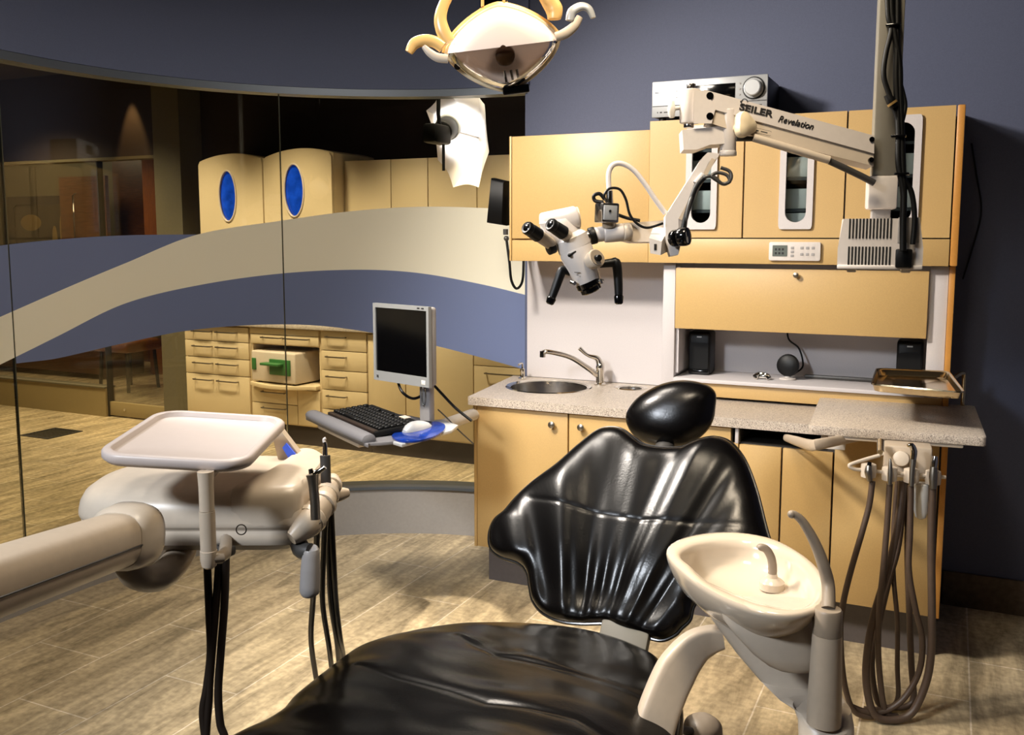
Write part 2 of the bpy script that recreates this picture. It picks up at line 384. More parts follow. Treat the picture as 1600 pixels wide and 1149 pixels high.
# corridor and office beyond the glass
struct('wall_corridor', MB().bb(-6.1, -1.0, 6.12, 6.2, 0, 3.0), M_dbrown)
struct('wall_corridor_end', MB().bb(-1.06, -1.0, YW+.115, 6.12, 0, 3.0), M_dbrown)
struct('ceiling_corridor', MB().bb(-12.5, -1.0, YW+.12, 10.2, 3.0, 3.06).bb(-12.5, -3.76, -1.0, YW+.12, 3.0, 3.06), M_dbrown)
struct('wall_header', MB().bb(-12.5, -6.03, 5.88, 6.0, 2.27, 3.0), M_dbrown)
struct('trim_3', MB().bb(-12.5, -6.03, 5.865, 6.0, 2.245, 2.268), M_olive)
struct('wall_column', MB().bb(-6.03, -5.74, 5.86, 6.11, 0, 3.0), M_olive)
struct('wall_office_curb', MB().bb(-12.5, -6.745, 5.88, 5.98, 0, .255), M_olivep)
struct('trim_4', MB().bb(-12.5, -6.745, 5.87, 5.99, .256, .268), M_olive)
struct('window_4', MB().bb(-12.5, -6.76, 5.925, 5.935, .27, 2.243), M_glasso, label='office glass wall on the tan curb')
d1 = struct('door_1', MB().bb(-6.735, -6.06, 5.925, 5.937, .14, 2.24), M_glasso, label='glass office door beside the olive column')
struct('bottom_rail', MB().bb(-6.735, -6.06, 5.912, 5.95, .012, .135, bev=.003), M_olivep, d1)
struct('door_lock', MB().cyl((-6.55, 5.905, .075), (-6.55, 5.912, .075), .012), M_chrome, d1)
struct('door_jamb', MB().bb(-6.745, -6.732, 5.9, 5.96, 0, 2.243), M_dark, d1)
struct('wall_office', MB().bb(-12.5, -8.4, 8.8, 8.9, 0, 3.0), M_olive)
struct('wall_office_side', MB().bb(-8.42, -8.32, 8.0, 8.9, 0, 3.0).bb(-8.32, -6.1, 8.0, 8.1, 0, 3.0), M_woodo)
struct('wall_office_panel', MB().bb(-9.73, -8.43, 8.76, 8.795, 0, 3.0), M_wood)
t = thing('office_door', 'dark wood door slab with a bright metal pull, standing open behind the office glass', 'door', (-9.75, 8.3, 0))
obj('door_panel', MB().bb(-10.15, -9.35, 8.3, 8.35, .01, 2.33), M_wood, t)
obj('pull_handle', MB().tube([(-9.85, 8.29, 1.0), (-9.85, 8.25, 1.02), (-9.85, 8.25, 2.1), (-9.85, 8.29, 2.12)], .013), M_chrome, t)
t = thing('framed_painting', 'dark framed landscape painting hanging in the dim office at far left', 'picture', (-11.06, 8.79, 1.3))
o_, i_ = polar_pair(-11.73, -10.39, 1.22, 2.13, lambda a: rrect_r(.55, .34, 0, 30)(a), (-11.06, 1.675))
fm = fr((0, 8.8, 0), x=(1, 0, 0), z=(0, -1, 0))
obj('picture_frame', MB().plate(o_, i_, 0.001, .05, Matrix(((1, 0, 0, 0), (0, 0, -1, 8.8), (0, 1, 0, 0), (0, 0, 0, 1)))), M_dark, t)
cv = obj('canvas', MB().bb(-11.62, -10.5, 8.77, 8.79, 1.32, 2.03), M_paint1, t)
obj('painted_haze', MB().ball((-11.3, 8.768, 1.78), (.2, .004, .11)), M_gold, cv)
obj('painted_figures', MB().ball((-10.85, 8.768, 1.55), (.05, .004, .19)).ball((-10.68, 8.768, 1.66), (.07, .004, .28)).bb(-11.55, -10.95, 8.766, 8.77, 1.34, 1.40), M_gold, cv)
t = thing('reception_desk', 'long walnut desk with a panelled front behind the office glass', 'desk', (-9.3, 7.6, 0))
obj('desk_front', MB().bb(-10.4, -8.55, 7.4, 7.44, .06, .74, bev=.006), M_wood, t)
obj('desk_top', MB().bb(-10.45, -8.5, 7.36, 8.1, .74, .78, bev=.008), M_woodo, t)
for sx in (-10.37, -8.6): obj('desk_leg', MB().bb(sx-.03, sx+.03, 7.46, 8.05, 0, .74, bev=.004), M_wood, t)
t = thing('office_armchair', 'padded office armchair with a tan cushion seen through the glass door', 'chair', (-8.0, 7.15, 0))
obj('seat', MB().box((-7.78, 7.1, .47), (.5, .5, .12), bev=.045, seg=3), M_woodo, t)
obj('backrest', MB().box((-7.78, 7.33, .75), (.46, .09, .5), bev=.04, seg=3), M_olivep, t)
for sx in (-.2, .2):
    for sy_ in (-.2, .2): obj('leg', MB().cyl((-7.78+sx, 7.1+sy_, 0), (-7.78+sx*.9, 7.1+sy_*.9, .42), .018), M_dark, t)
t = thing('floor_mat', 'small dark square floor grate in the corridor tiles', 'grate', (-6.57, 5.18, 0))
obj('frame', MB().plate([(-6.735, 5.012), (-6.41, 5.012), (-6.41, 5.345), (-6.735, 5.345)], [(-6.715, 5.032), (-6.43, 5.032), (-6.43, 5.325), (-6.715, 5.325)], .0005, .006), M_dark, t)
sl = MB()
for k in range(9): sl.bb(-6.715, -6.43, 5.035+k*.0325, 5.052+k*.0325, .0005, .0045)
obj('slat_panel', sl, M_black, t)

# ================================================================== corridor cabinet bank
YB = 5.68
def bx(x, y=520): return pY(x, y, YB).x
HANDLE = M_satin
def pull(mb, x0, x1, z, y):
    mb.tube([(x0, y, z), (x0, y-.028, z), (x0+.012, y-.034, z), (x1-.012, y-.034, z), (x1, y-.028, z), (x1, y, z)], .006, 8); return mb
def bank(name, label, x0, x1, rows, toe=True, top=.90, group=None):
    """rows: (part name, z0, z1, [handles (fx0, fx1)]) fronts on one carcass"""
    t = thing(name, label, 'cabinet', ((x0+x1)/2, YB+.2, 0), group)
    obj('carcass', MB().bb(x0+.002, x1-.002, YB+.02, 6.1, .15, top), M_tanp, t)
    obj('toe_kick', MB().bb(x0+.002, x1-.002, YB+.045, 6.08, 0, .149), M_dbrown, t)
    for nm, z0, z1, hs in rows:
        fx0, fx1 = (x0, x1)
        d = obj(nm, MB().bb(fx0+.012, fx1-.012, YB, YB+.019, z0+.003, z1-.003, bev=.002), M_tanp, t)
        for h0, h1 in hs: obj('handle', pull(MB(), x0+(x1-x0)*h0, x0+(x1-x0)*h1, z1-.045, YB), HANDLE, d)
    return t
A0, A1, A2, A3, A4, A5 = -5.60, -4.925, -4.255, -3.83, -2.96, -2.40
two = [(.16, .44), (.52, .82)]
bank('drawer_cabinet', 'tan drawer cabinet with paired bar pulls beside the olive column', A0, A1,
     [('drawer', .77, .89, two), ('drawer', .635, .77, two), ('drawer', .50, .635, two), ('cabinet_front', .16, .50, two)])
t = thing('sterilizer_cabinet', 'open-niche tan cabinet holding the white sterilizer', 'cabinet', ((A1+A2)/2, YB+.2, 0))
c = MB().bb(A1+.002, A1+.02, YB+.02, 6.1, .15, .90).bb(A2-.02, A2-.002, YB+.02, 6.1, .15, .90).bb(A1+.02, A2-.02, 6.06, 6.1, .15, .90)
c.bb(A1+.02, A2-.02, YB+.02, 6.06, .15, .44).bb(A1+.02, A2-.02, YB+.02, 6.06, .765, .90)
obj('carcass', c, M_tanp, t)
obj('toe_kick', MB().bb(A1+.002, A2-.002, YB+.045, 6.08, 0, .149), M_dbrown, t)
d = obj('drawer', MB().bb(A1+.012, A2-.012, YB, YB+.019, .775, .845, bev=.002), M_tanp, t)
for h in ((.2, .48), (.52, .86)): obj('handle', pull(MB(), A1+.67*h[0], A1+.67*h[1], .825, YB), HANDLE, d)
obj('top_rail', MB().bb(A1+.012, A2-.012, YB, YB+.019, .85, .895, bev=.002), M_tanp, t)
pts = [(A1+.02, YB+.4)]+[(A1+.02+(A2-A1-.04)*k/16, YB-.03-.09*sin(pi*min(1, (k/16)*1.05))**1.0) for k in range(17)]+[(A2-.02, YB+.4)]
obj('pull_out_shelf', MB().prism(pts, .445, .475, bev=.003), M_tanp, t)
XM = A1+.45
for z0, z1 in ((.31, .435), (.16, .31)):
    d = obj('drawer', MB().bb(A1+.012, XM-.003, YB, YB+.019, z0+.003, z1-.003, bev=.002), M_tanp, t)
    obj('handle', pull(MB(), A1+.12, A1+.34, z1-.035, YB), HANDLE, d)
obj('door', MB().bb(XM+.003, A2-.012, YB, YB+.019, .163, .432, bev=.002), M_tanp, t)
t = thing('sterilizer', 'boxy white countertop sterilizer with a green cassette slot in the niche', 'sterilizer', (A1+.28, 5.8, .476))
sM = fr((A1+.27, 5.60, .479), x=V((.97, -.10, 0)), z=UP)
obj('housing', MB().box((0, .22, .125), (.46, .40, .235), sM, bev=.012, seg=3), M_ivory, t)
obj('cassette_slot', MB().box((.08, .016, .13), (.21, .02, .12), sM, bev=.004), M_green, t)
obj('cassette_handle', MB().box((.03, -.02, .155), (.19, .07, .02), sM, bev=.006), M_green, t)
obj('control_panel', MB().box((-.195, .016, .14), (.04, .012, .09), sM, bev=.003), M_green, t)
for fx in (-.18, .18):
    for fy in (.06, .38): obj('foot', MB().cyl(sM @ V((fx, fy, -.003)), sM @ V((fx, fy, .012)), .014, 10), M_dark, t)
rows = [('drawer', .16+.148*k, .16+.148*(k+1), [(.16, .56)]) for k in range(5)]
bank('drawer_cabinet', 'tan stack of five single-pull drawers right of the sterilizer niche', A2, A3, rows)
t = thing('base_cabinet', 'plain tan two-door base cabinet behind the monitor', 'cabinet', ((A3+A4)/2, YB+.2, 0))
obj('carcass', MB().bb(A3+.002, A4-.002, YB+.02, 6.1, .15, .90), M_tanp, t)
obj('toe_kick', MB().bb(A3+.002, A4-.002, YB+.045, 6.08, 0, .149), M_dbrown, t)
for a, b in ((A3, -3.51), (-3.51, A4)): obj('door', MB().bb(a+.004, b-.003, YB, YB+.019, .163, .888, bev=.002), M_tanp, t)
t = thing('base_cabinet', 'tan base cabinet with one bar pull at the glass, left of the sink counter', 'cabinet', ((A4+A5)/2, YB+.2, 0))
obj('carcass', MB().bb(A4+.002, A5-.002, YB+.02, 6.1, .15, .90), M_tanp, t)
obj('toe_kick', MB().bb(A4+.002, A5-.002, YB+.045, 6.08, 0, .149), M_dbrown, t)
obj('top_rail', MB().bb(A4+.004, A5-.003, YB, YB+.019, .715, .888, bev=.002), M_tanp, t)
d = obj('door', MB().bb(A4+.004, A5-.003, YB, YB+.019, .163, .71, bev=.002), M_tanp, t)
obj('handle', pull(MB(), A4+.1, A4+.36, .665, YB), HANDLE, d)
obj('countertop', MB().bb(A0-.02, A5, YB-.03, 6.1, .902, .94, bev=.006), M_gran, label='speckled worktop of the corridor cabinet bank behind the film bands', cat='countertop')
# arched wall cabinets with oval blue windows
def arch_cab(label, x0, x1, z0, za, zb, zc, ox, oz, orx, orz):
    t = thing('arched_cabinet', label, 'cabinet', ((x0+x1)/2, 5.75, z0), 'arched wall cabinets with oval blue windows')
    def topz(x):
        u = (x-x0)/(x1-x0); return za+(zc-za)*u+(zb-(za+zc)/2)*4*u*(1-u)
    n = 24; out = [(x0, z0), (x1, z0)]+[(x1+(x0-x1)*k/n, topz(x1+(x0-x1)*k/n)) for k in range(n+1)]
    M = Matrix(((1, 0, 0, 0), (0, 0, 1, 0), (0, 1, 0, 0), (0, 0, 0, 1)))
    obj('carcass', MB().prism(out, 5.582, 6.1, M), M_tanp, t)
    # door with an oval opening
    an = [2*pi*k/72 for k in range(72)]; oo, ii = [], []
    for a in an:
        lo, hi = 0, 2
        for _ in range(30):
            m = (lo+hi)/2; x, z = ox+cos(a)*m, oz+sin(a)*m
            if x0+.004 < x < x1-.004 and z0+.004 < z < topz(min(max(x, x0), x1))-.004: lo = m
            else: hi = m
        oo.append((ox+cos(a)*lo, oz+sin(a)*lo)); ii.append((ox+orx*cos(a), oz+orz*sin(a)))
    d = obj('door', MB().plate(oo, ii, 5.56, 5.581, M), M_tanp, t)
    rim = [V((ox+orx*cos(a), 5.558, oz+orz*sin(a))) for a in an]
    obj('oval_window', MB().ball((ox, 5.575, oz), (orx, .012, orz), n=40), M_glassB, d)
    obj('window_rim', MB().tube(rim+[rim[0]], .007, 8, False), M_ivory, d)
arch_cab('arched tan wall cabinet with oval blue window, nearest the olive column', -5.27, -4.648, 1.45, 2.163, 2.218, 2.172, -4.985, 1.90, .082, .19)
arch_cab('arched tan wall cabinet with oval blue window, nearest the flat wall cabinets', -4.642, -4.025, 1.45, 2.172, 2.232, 2.19, -4.362, 1.93, .088, .19)
lb = ['first flat tan wall cabinet beside the arched pair', 'second flat tan wall cabinet from the arched pair', 'third flat tan wall cabinet, half behind the umbrella reflection', 'fourth flat tan wall cabinet at the black handset']
xs = [-4.02, -3.622, -3.32, -2.937, -2.42]
for i in range(4):
    t = thing('wall_cabinet', lb[i], 'cabinet', ((xs[i]+xs[i+1])/2, 5.9, 1.45), 'flat tan wall cabinets in the corridor')
    obj('carcass', MB().bb(xs[i]+.001, xs[i+1]-.001, 5.722, 6.1, 1.45, 2.135), M_tanp, t)
    obj('door', MB().bb(xs[i]+.004, xs[i+1]-.004, 5.70, 5.72, 1.453, 2.138, bev=.002), M_tanp, t)
# glass reflection of the photographer's umbrella, built as an object hung in the corridor
YU = 5.05
t = thing('umbrella_reflection', 'reflection of a white photo umbrella and black flash head, built beyond the glass', 'reflection', tuple(pY(720, 215, YU)))
opx = [(690, 132), (742, 134), (757, 163), (764, 238), (748, 293), (708, 293), (684, 250), (666, 173)]
P = [pY(x, y, YU) for x, y in opx]; ctr = V((sum(p.x for p in P)/8, YU+.24, sum(p.z for p in P)/8))
L = []
for k in range(9):
    s = 1-k/9
    L.append([V((ctr.x+(p.x-ctr.x)*s, YU+(ctr.y-YU)*(1-s**1.8), ctr.z+(p.z-ctr.z)*s)) for p in cr(P, 5, True)])
# straight hems between the ribs
L = []
hem = []
for i in range(8):
    for k in range(5): hem.append(P[i].lerp(P[(i+1) % 8], k/5)+(ctr-P[i].lerp(P[(i+1) % 8], k/5))*.06*sin(pi*k/5))
for k in range(9):
    s = 1-k/9; L.append([V((ctr.x+(p.x-ctr.x)*s, p.y+(ctr.y-p.y)*(1-s**1.7), ctr.z+(p.z-ctr.z)*s)) for p in hem])
obj('canopy', MB().loft(L, cap0=False, cap1=True), M_umb, t)
hp = pY(699, 203, YU-.16)
hd = obj('flash_head', MB().cyl(pY(690, 206, YU-.2), pY(699, 200, YU-.02), .062, r2=.07, bev=.01).box((0, 0, 0), (.09, .2, .11), Matrix.Translation(pY(683, 210, YU-.26)), bev=.02), M_black, t)
obj('reflector_ring', MB().cyl(pY(699, 200, YU-.025), pY(700, 199, YU+.01), .075, r2=.082), M_silver, t)
obj('shaft', MB().cyl(pY(699, 202, YU), ctr, .006, 8), M_steel, t)
q = pY(688, 212, YU-.26)
obj('support_arm', MB().tube([q, q+V((0, -.02, .12)), q+V((0, 0, .5)), V((q.x, q.y, 3.0))], .012, 8), M_black, t)  # added boom to hang the umbrella shape from the ceiling
obj('tilt_handle', MB().cyl(q+V((.02, 0, -.05)), q+V((.02, 0, -.2)), .009, 8), M_black, t)

# ================================================================== room cabinets on the back wall
CL, CRX = -1.905, .02
def cab_window(d, xc, z0, z1, w, yf, shelves):
    """rounded window in a door: pale frame, glass, and the shelf goods behind it"""
    hh = (z1-z0)/2; zc = (z0+z1)/2; M = Matrix(((1, 0, 0, 0), (0, 0, 1, 0), (0, 1, 0, 0), (0, 0, 0, 1)))
    n = 112; an = [2*pi*k/n for k in range(n)]
    of = rrect_r(w/2, hh, 0, 22); nf = stadium_r(w*.31, hh-.028)
    # sample by angle on a stretched circle so the slot's round ends stay round
    ou, inn = [], []
    for a in an:
        b = atan2(sin(a)*hh*.86, cos(a)*w/2*.9); ou.append((xc+of(b)*cos(b), zc+of(b)*sin(b))); inn.append((xc+nf(b)*cos(b), zc+nf(b)*sin(b)))
    f = obj('window_frame', MB().plate(ou, inn, yf-.012, yf+.004, M), M_grey, d)
    obj('pane', MB().prism([(x, z) for x, z in inn], yf+.001, yf+.004, M), M_glassc, d)
    return f
def door_hole(x0, x1, z0, z1, xc, wz0, wz1, w, y0, y1):
    M = Matrix(((1, 0, 0, 0), (0, 0, 1, 0), (0, 1, 0, 0), (0, 0, 0, 1))); zc = (wz0+wz1)/2
    o, i = polar_pair(x0, x1, z0, z1, rrect_r(w*.40, (wz1-wz0)/2-.012, 0, 14), (xc, zc), 80)
    return MB().plate(o, i, y0, y1, M)
YU0 = 4.012
t = thing('wall_cabinet', 'wide single-door tan wall cabinet above the steel sink', 'cabinet', (-1.56, 4.2, 1.483))
obj('carcass', MB().bb(CL+.012, -1.222, 4.052, 4.362, 1.485, 2.06), M_tan, t)
obj('side_panel', MB().bb(CL, CL+.011, 4.03, 4.362, 1.483, 2.064, bev=.002), M_tan, t)
obj('door', MB().bb(CL+.014, -1.224, 4.03, 4.05, 1.588, 2.062, bev=.002), M_tan, t)
obj('valance', MB().bb(CL+.014, -1.224, 4.03, 4.05, 1.483, 1.581, bev=.002), M_tan, t)
t = thing('wall_cabinet', 'large three-door tan wall cabinet with slim rounded windows', 'cabinet', (-.6, 4.2, 1.483))
cs = MB().bb(-1.218, -1.20, 4.035, 4.362, 1.485, 2.095).bb(-1.20, -.012, 4.345, 4.362, 1.485, 2.095).bb(-1.20, -.012, 4.035, 4.345, 2.08, 2.095).bb(-1.20, -.012, 4.035, 4.345, 1.485, 1.60)
for x in (-.808, -.403): cs.bb(x-.008, x+.008, 4.035, 4.345, 1.60, 2.08)
obj('carcass', cs, M_dgrey, t)  # tan carcass coloured dark so the door gaps show as dark lines
obj('side_panel', MB().bb(-.008, CRX, YU0, 4.362, 1.483, 2.098, bev=.006), M_oran, t)
obj('valance', MB().bb(-1.218, -.011, YU0, 4.033, 1.483, 1.588, bev=.002), M_tan, t)
for x0, x1, xc in ((-1.218, -.8115, -.985), (-.8045, -.4065, -.592), (-.3995, -.013, -.195)):
    d = obj('door', door_hole(x0, x1, 1.593, 2.096, xc, 1.63, 2.066, .135, YU0, 4.033), M_tan, t)
    cab_window(d, xc, 1.628, 2.068, .135, YU0, 3)
    for z in (1.70, 1.83, 1.96): obj('shelf', MB().bb(xc-.11, xc+.11, 4.06, 4.34, z, z+.012), M_dgrey, t)
    obj('interior_back', MB().bb(xc-.13, xc+.13, 4.338, 4.344, 1.605, 2.075), M_dark, t)
lb = iter(['lower pale boxes behind the left slim window', 'upper pale boxes behind the left slim window', 'lower pale boxes behind the middle slim window', 'middle pale boxes behind the middle slim window', 'upper pale boxes behind the middle slim window', 'lower pale boxes behind the right slim window', 'upper pale boxes behind the right slim window'])
for xc, zs in ((-.985, (1.712, 1.842)), (-.592, (1.612, 1.712, 1.842)), (-.195, (1.712, 1.842))):
    for z in zs:
        obj('supply_box', MB().bb(xc-.075, xc+.07, 4.064, 4.24, z+.001, z+.084, bev=.004), M_white2, label=next(lb), cat='box', group='supply boxes inside the three-door cabinet')
# controller on the valance
t = thing('wall_controller', 'small white wall controller with a grey display under the middle cabinet door', 'control panel', (-.59, YU0-.01, 1.5))
MV = Matrix(((1, 0, 0, -.59), (0, 0, -1, YU0), (0, 1, 0, 1.537), (0, 0, 0, 1)))
obj('housing', MB().prism(rrect(.103, .0385, .008), .0005, .014, MV, bev=.003), M_white, t)
obj('display', MB().prism(rrect(.030, .023, .002, c=(-.058, .002)), .012, .0155, MV), M_lcdg, t)
gl = MB()
for r_ in range(2):
    for c_ in range(3): gl.box((-.074+c_*.014, .008-r_*.016, .0157), (.008, .009, .001), MV)
obj('display_digits', gl, M_ink, t)
for cx, cy in ((-.008, .014), (-.008, -.002), (-.008, -.018), (.03, .014), (.052, .014), (.074, .014), (.03, -.012), (.052, -.012), (.074, -.012)):
    obj('button', MB().prism(rrect(.0065, .0055, .002, c=(cx, cy)), .0135, .0155, MV, bev=.0006), M_greyp, t)
# splash panel, posts and the lift-up compartment
obj('splash_panel', MB().bb(-1.955, -1.165, 4.35, 4.365, .882, 1.482), M_grey, label='light grey splash panel behind the sink', cat='wall panel')
t = thing('compartment_unit', 'recessed compartment with a tan lift-up front below the three-door cabinet', 'cabinet', (-.56, 4.2, .882))
obj('post', MB().bb(-1.16, -1.105, 4.06, 4.362, .882, 1.48, bev=.002), M_grey, t)
obj('post', MB().bb(-.075, -.008, 4.07, 4.362, .882, 1.48, bev=.002), M_grey, t)
obj('end_panel', MB().bb(-.007, .015, 4.06, 4.362, .882, 1.481, bev=.002), M_oran, t)
d = obj('lift_up_door', MB().bb(-1.10, -.078, 4.045, 4.065, 1.193, 1.462, bev=.003), M_tan, t)
obj('knob', MB().lathe([(.006, 0), (.006, .012), (.012, .017), (.011, .024), (.004, .027)], fr((-.585, 4.045, 1.438), z=(0, -1, 0)), 16), M_satin, d)
obj('back_panel', MB().bb(-1.104, -.076, 4.345, 4.362, .882, 1.48), M_grey, t)
obj('niche_side', MB().bb(-1.104, -1.09, 4.08, 4.345, .99, 1.48), M_grey, t)
obj('shelf', MB().bb(-1.104, -.076, 4.05, 4.345, .955, .972, bev=.002), M_grey, t)
obj('front_rail', MB().bb(-1.104, -.008, 4.068, 4.09, .893, .954, bev=.002), M_tan, t)
# on the shelf
def speaker(x, label):
    t = thing('desktop_speaker', label, 'speaker', (x, 4.22, .973), 'black desktop speakers in the niche')
    M = fr((x, 4.21, .9735), x=(1, 0, 0), z=UP)
    obj('cabinet', MB().box((0, .02, .098), (.10, .11, .195), M, bev=.012, seg=3), M_black, t)
    obj('grille', MB().prism(rrect(.042, .06, .012), 0, .006, M @ Matrix(((1, 0, 0, 0), (0, 0, -1, -.033), (0, 1, 0, .085), (0, 0, 0, 1)))), M_key, t)
    obj('badge', MB().box((0, -.036, .172), (.022, .004, .006), M), M_silver, t)
    obj('foot_bar', MB().box((0, -.02, .012), (.092, .05, .022), M, bev=.006), M_blackg, t)
speaker(-1.02, 'black desktop speaker at the left end of the niche')
speaker(-.14, 'black desktop speaker at the right end of the niche')
t = thing('webcam', 'round black webcam on a white base on the niche shelf', 'webcam', (-.63, 4.2, .973))
obj('body', MB().lathe([(.02, -.028), (.042, -.02), (.05, 0), (.046, .016), (.03, .024)], fr((-.63, 4.2, 1.035), z=(-.15, -1, .1)), 24), M_black, t)
obj('base', MB().lathe([(.036, 0), (.036, .006), (.014, .01), (.01, .02)], fr((-.63, 4.2, .9735), z=UP), 20), M_white, t)
obj('cable', MB().tube([(-.60, 4.23, 1.0), (-.575, 4.26, 1.03), (-.60, 4.3, 1.10), (-.65, 4.32, 1.14), (-.66, 4.33, 1.22)], .004, 8, sub=6), M_black, t)
t = thing('metal_clip', 'small shiny metal clip beside the black webcam', 'clip', (-.735, 4.16, .973))
obj('clip_body', MB().tube([(-.75, 4.14, .978), (-.765, 4.15, .985), (-.75, 4.17, .995), (-.715, 4.17, .992), (-.70, 4.15, .984), (-.71, 4.14, .978)], .007, 8, sub=5), M_chrome, t)
obj('clip_arm', MB().box((-.725, 4.155, .985), (.05, .012, .016), bev=.004), M_chrome, t)
obj('wand', MB().box((-.36, 4.28, .981), (.42, .03, .015), bev=.005), M_dgrey, label='long dark bar lying along the niche shelf', cat='bar')

# worktop with two round sinks
YF = 3.685
SK, SS = (-1.728, 4.10), (-1.36, 4.235)
w = MB()
def circ_plate(mb, x0, x1, c, r, poly=None):
    o, i = polar_pair(x0, x1, YF, 4.35, lambda a: r, c, 64); 
    if poly: o = [(x-(.085*(y-YF)/.665 if x < x0+.01 else 0), y) for x, y in o]
    mb.plate(o, i, .842, .88)
circ_plate(w, -1.948, -1.49, SK, .196, True); circ_plate(w, -1.49, -1.23, SS, .066); w.bb(-1.23, CRX+.005, YF, 4.35, .842, .88)
bmesh.ops.remove_doubles(w.bm, verts=w.bm.verts, dist=1e-5)
WT = obj('countertop', w, M_gran, label='long speckled grey granite counter with two round sinks', cat='countertop')
def sink(label, c, r, dep):
    t = thing('sink', label, 'sink', (c[0], c[1], .88)); M = Matrix.Translation((c[0], c[1], .88))
    obj('rim', MB().lathe([(r-.012, -.003), (r+.002, .0015), (r+.009, .004), (r+.013, .0005)], M, 56, False), M_chrome, t)
    obj('bowl', MB().lathe([(r-.006, 0), (r-.008, -.02), (r-.016, -dep*.8), (r-.05*(r/.2), -dep), (.03*(r/.2), -dep-.006)], M, 56, True, 1, False), M_steel, t)
    obj('drain', MB().lathe([(.022*(r/.2)+.006, -dep-.003), (.018*(r/.2)+.004, -dep), (.004, -dep-.001)], M, 20), M_chrome, t)
sink('large round stainless sink at the left end of the counter', SK, .196, .12)
sink('small round stainless waste basin right of the faucet', SS, .066, .06)
t = thing('faucet', 'polished single-lever faucet with a long curved spout behind the large sink', 'faucet', (-1.521, 4.25, .88))
fb_ = V((-1.521, 4.25, .8805))
obj('base', MB().lathe([(.03, 0), (.03, .006), (.021, .012), (.02, .07), (.022, .085), (.02, .105), (.008, .118)], Matrix.Translation(fb_), 24), M_chrome, t)
e1 = pY(848, 551, 4.02)
obj('spout', MB().tube([fb_+V((-.01, -.005, .045)), pY(915, 573, 4.19), pY(890, 558, 4.12), e1+V((.03, .01, .003)), e1], [.014, .013, .012, .011, .011], 12, sub=6), M_chrome, t)
obj('aerator', MB().cyl(e1+V((0, 0, .008)), e1+V((0, 0, -.022)), .014), M_chrome, t)
e2 = pY(905, 544, 4.19)
obj('lever', MB().tube([fb_+V((0, 0, .095)), fb_+V((-.012, -.01, .13)), pY(918, 555, 4.21), e2], [.019, .014, .008, .011], 12, sub=6), M_chrome, t)
t = thing('soap_pump', 'slim steel soap pump at the back left corner of the counter', 'soap dispenser', (-1.945, 4.25, .88))
M = Matrix.Translation((-1.945, 4.27, .8805))
obj('base', MB().lathe([(.022, 0), (.022, .004), (.012, .01), (.009, .03), (.012, .036), (.012, .05), (.006, .055)], M, 18), M_chrome, t)
obj('nozzle', MB().tube([V((-1.945, 4.27, .93)), V((-1.945, 4.27, .955)), V((-1.945, 4.25, .962)), V((-1.945, 4.225, .957))], .005, 8, sub=4), M_chrome, t)

# base cabinets
YC = 3.705
t = thing('base_cabinet', 'tan two-door cabinet with round knobs under the sink', 'cabinet', (-1.45, 4.0, 0))
obj('carcass', MB().bb(-1.915, -.765, YC+.022, 4.36, .182, .72).bb(-1.915, -.765, YC+.022, 3.88, .72, .838), M_dgrey, t)  # dark colour here deepens the gaps between the doors
obj('side_panel', MB().bb(-1.93, -1.916, YC, 4.33, .18, .84, bev=.002), M_tan, t)
obj('toe_kick', MB().bb(-1.895, -.765, 3.785, 4.3, 0, .18), M_toe, t)
for x0, x1, kx in ((-1.914, -1.4725, -1.54), (-1.4655, -.769, -1.405)):
    d = obj('door', MB().bb(x0, x1, YC, YC+.02, .183, .836, bev=.002), M_tan, t)
    obj('knob', MB().lathe([(.007, 0), (.007, .012), (.015, .018), (.015, .024), (.005, .029)], fr((kx, YC, .785), z=(0, -1, 0)), 18), M_satin, d)
t = thing('base_cabinet', 'tan three-door cabinet with an open slot behind the hanging hoses', 'cabinet', (-.37, 4.0, 0))
obj('carcass', MB().bb(-.75, -.002, YC+.022, 4.36, .182, .775).bb(-.75, -.735, YC+.022, 4.36, .775, .838).bb(-.40, -.002, YC+.022, 4.36, .775, .838).bb(-.735, -.40, 4.2, 4.36, .775, .838), M_dgrey, t)  # coloured dark as well, for dark gaps around the doors
obj('slot_lining', MB().bb(-.735, -.40, 4.19, 4.2, .776, .838).bb(-.735, -.40, YC+.022, 4.19, .776, .779), M_dark, t)
obj('post', MB().bb(-.764, -.738, YC-.002, YC+.02, .18, .774, bev=.002), M_tan, t)
obj('slot_trim', MB().bb(-.752, -.738, YC-.002, YC+.02, .775, .84, bev=.002), M_grey, t)
for x0, x1, zt in ((-.734, -.5715, .772), (-.5645, -.3785, .772), (-.3715, -.008, .836)):
    obj('door', MB().bb(x0, x1, YC, YC+.02, .183, zt, bev=.002), M_tan, t)
obj('end_panel', MB().bb(-.001, CRX, YC, 4.36, .18, .84, bev=.002), M_oran, t)
obj('toe_kick', MB().bb(-.75, .0, 3.785, 4.3, 0, .18), M_toe, t)

# receiver on top of the wall cabinet
t = thing('stereo_receiver', 'silver stereo receiver with a big round knob on top of the wall cabinet', 'receiver', (-.975, 4.2, 2.098))
x0, x1, y0, z0, z1 = -1.225, -.728, 4.055, 2.118, 2.27
obj('case', MB().bb(x0+.004, x1-.004, y0+.014, 4.355, z0, z1-.003, bev=.004), M_black, t)
obj('front_panel', MB().bb(x0, x1, y0, y0+.013, z0-.002, z1, bev=.004), M_silver, t)
obj('panel_groove', MB().bb(x0+.003, x1-.003, y0-.001, y0+.002, z0+.044, z0+.047), M_dark, t)
obj('display', MB().bb(-1.03, -.862, y0-.002, y0+.003, z0+.062, z1-.028, bev=.001), M_screen, t)
obj('volume_knob', MB().lathe([(.041, 0), (.041, .005), (.034, .007), (.034, .03), (.03, .034)], fr((-.785, y0, z0+.098), z=(0, -1, 0)), 36), M_silver, t)
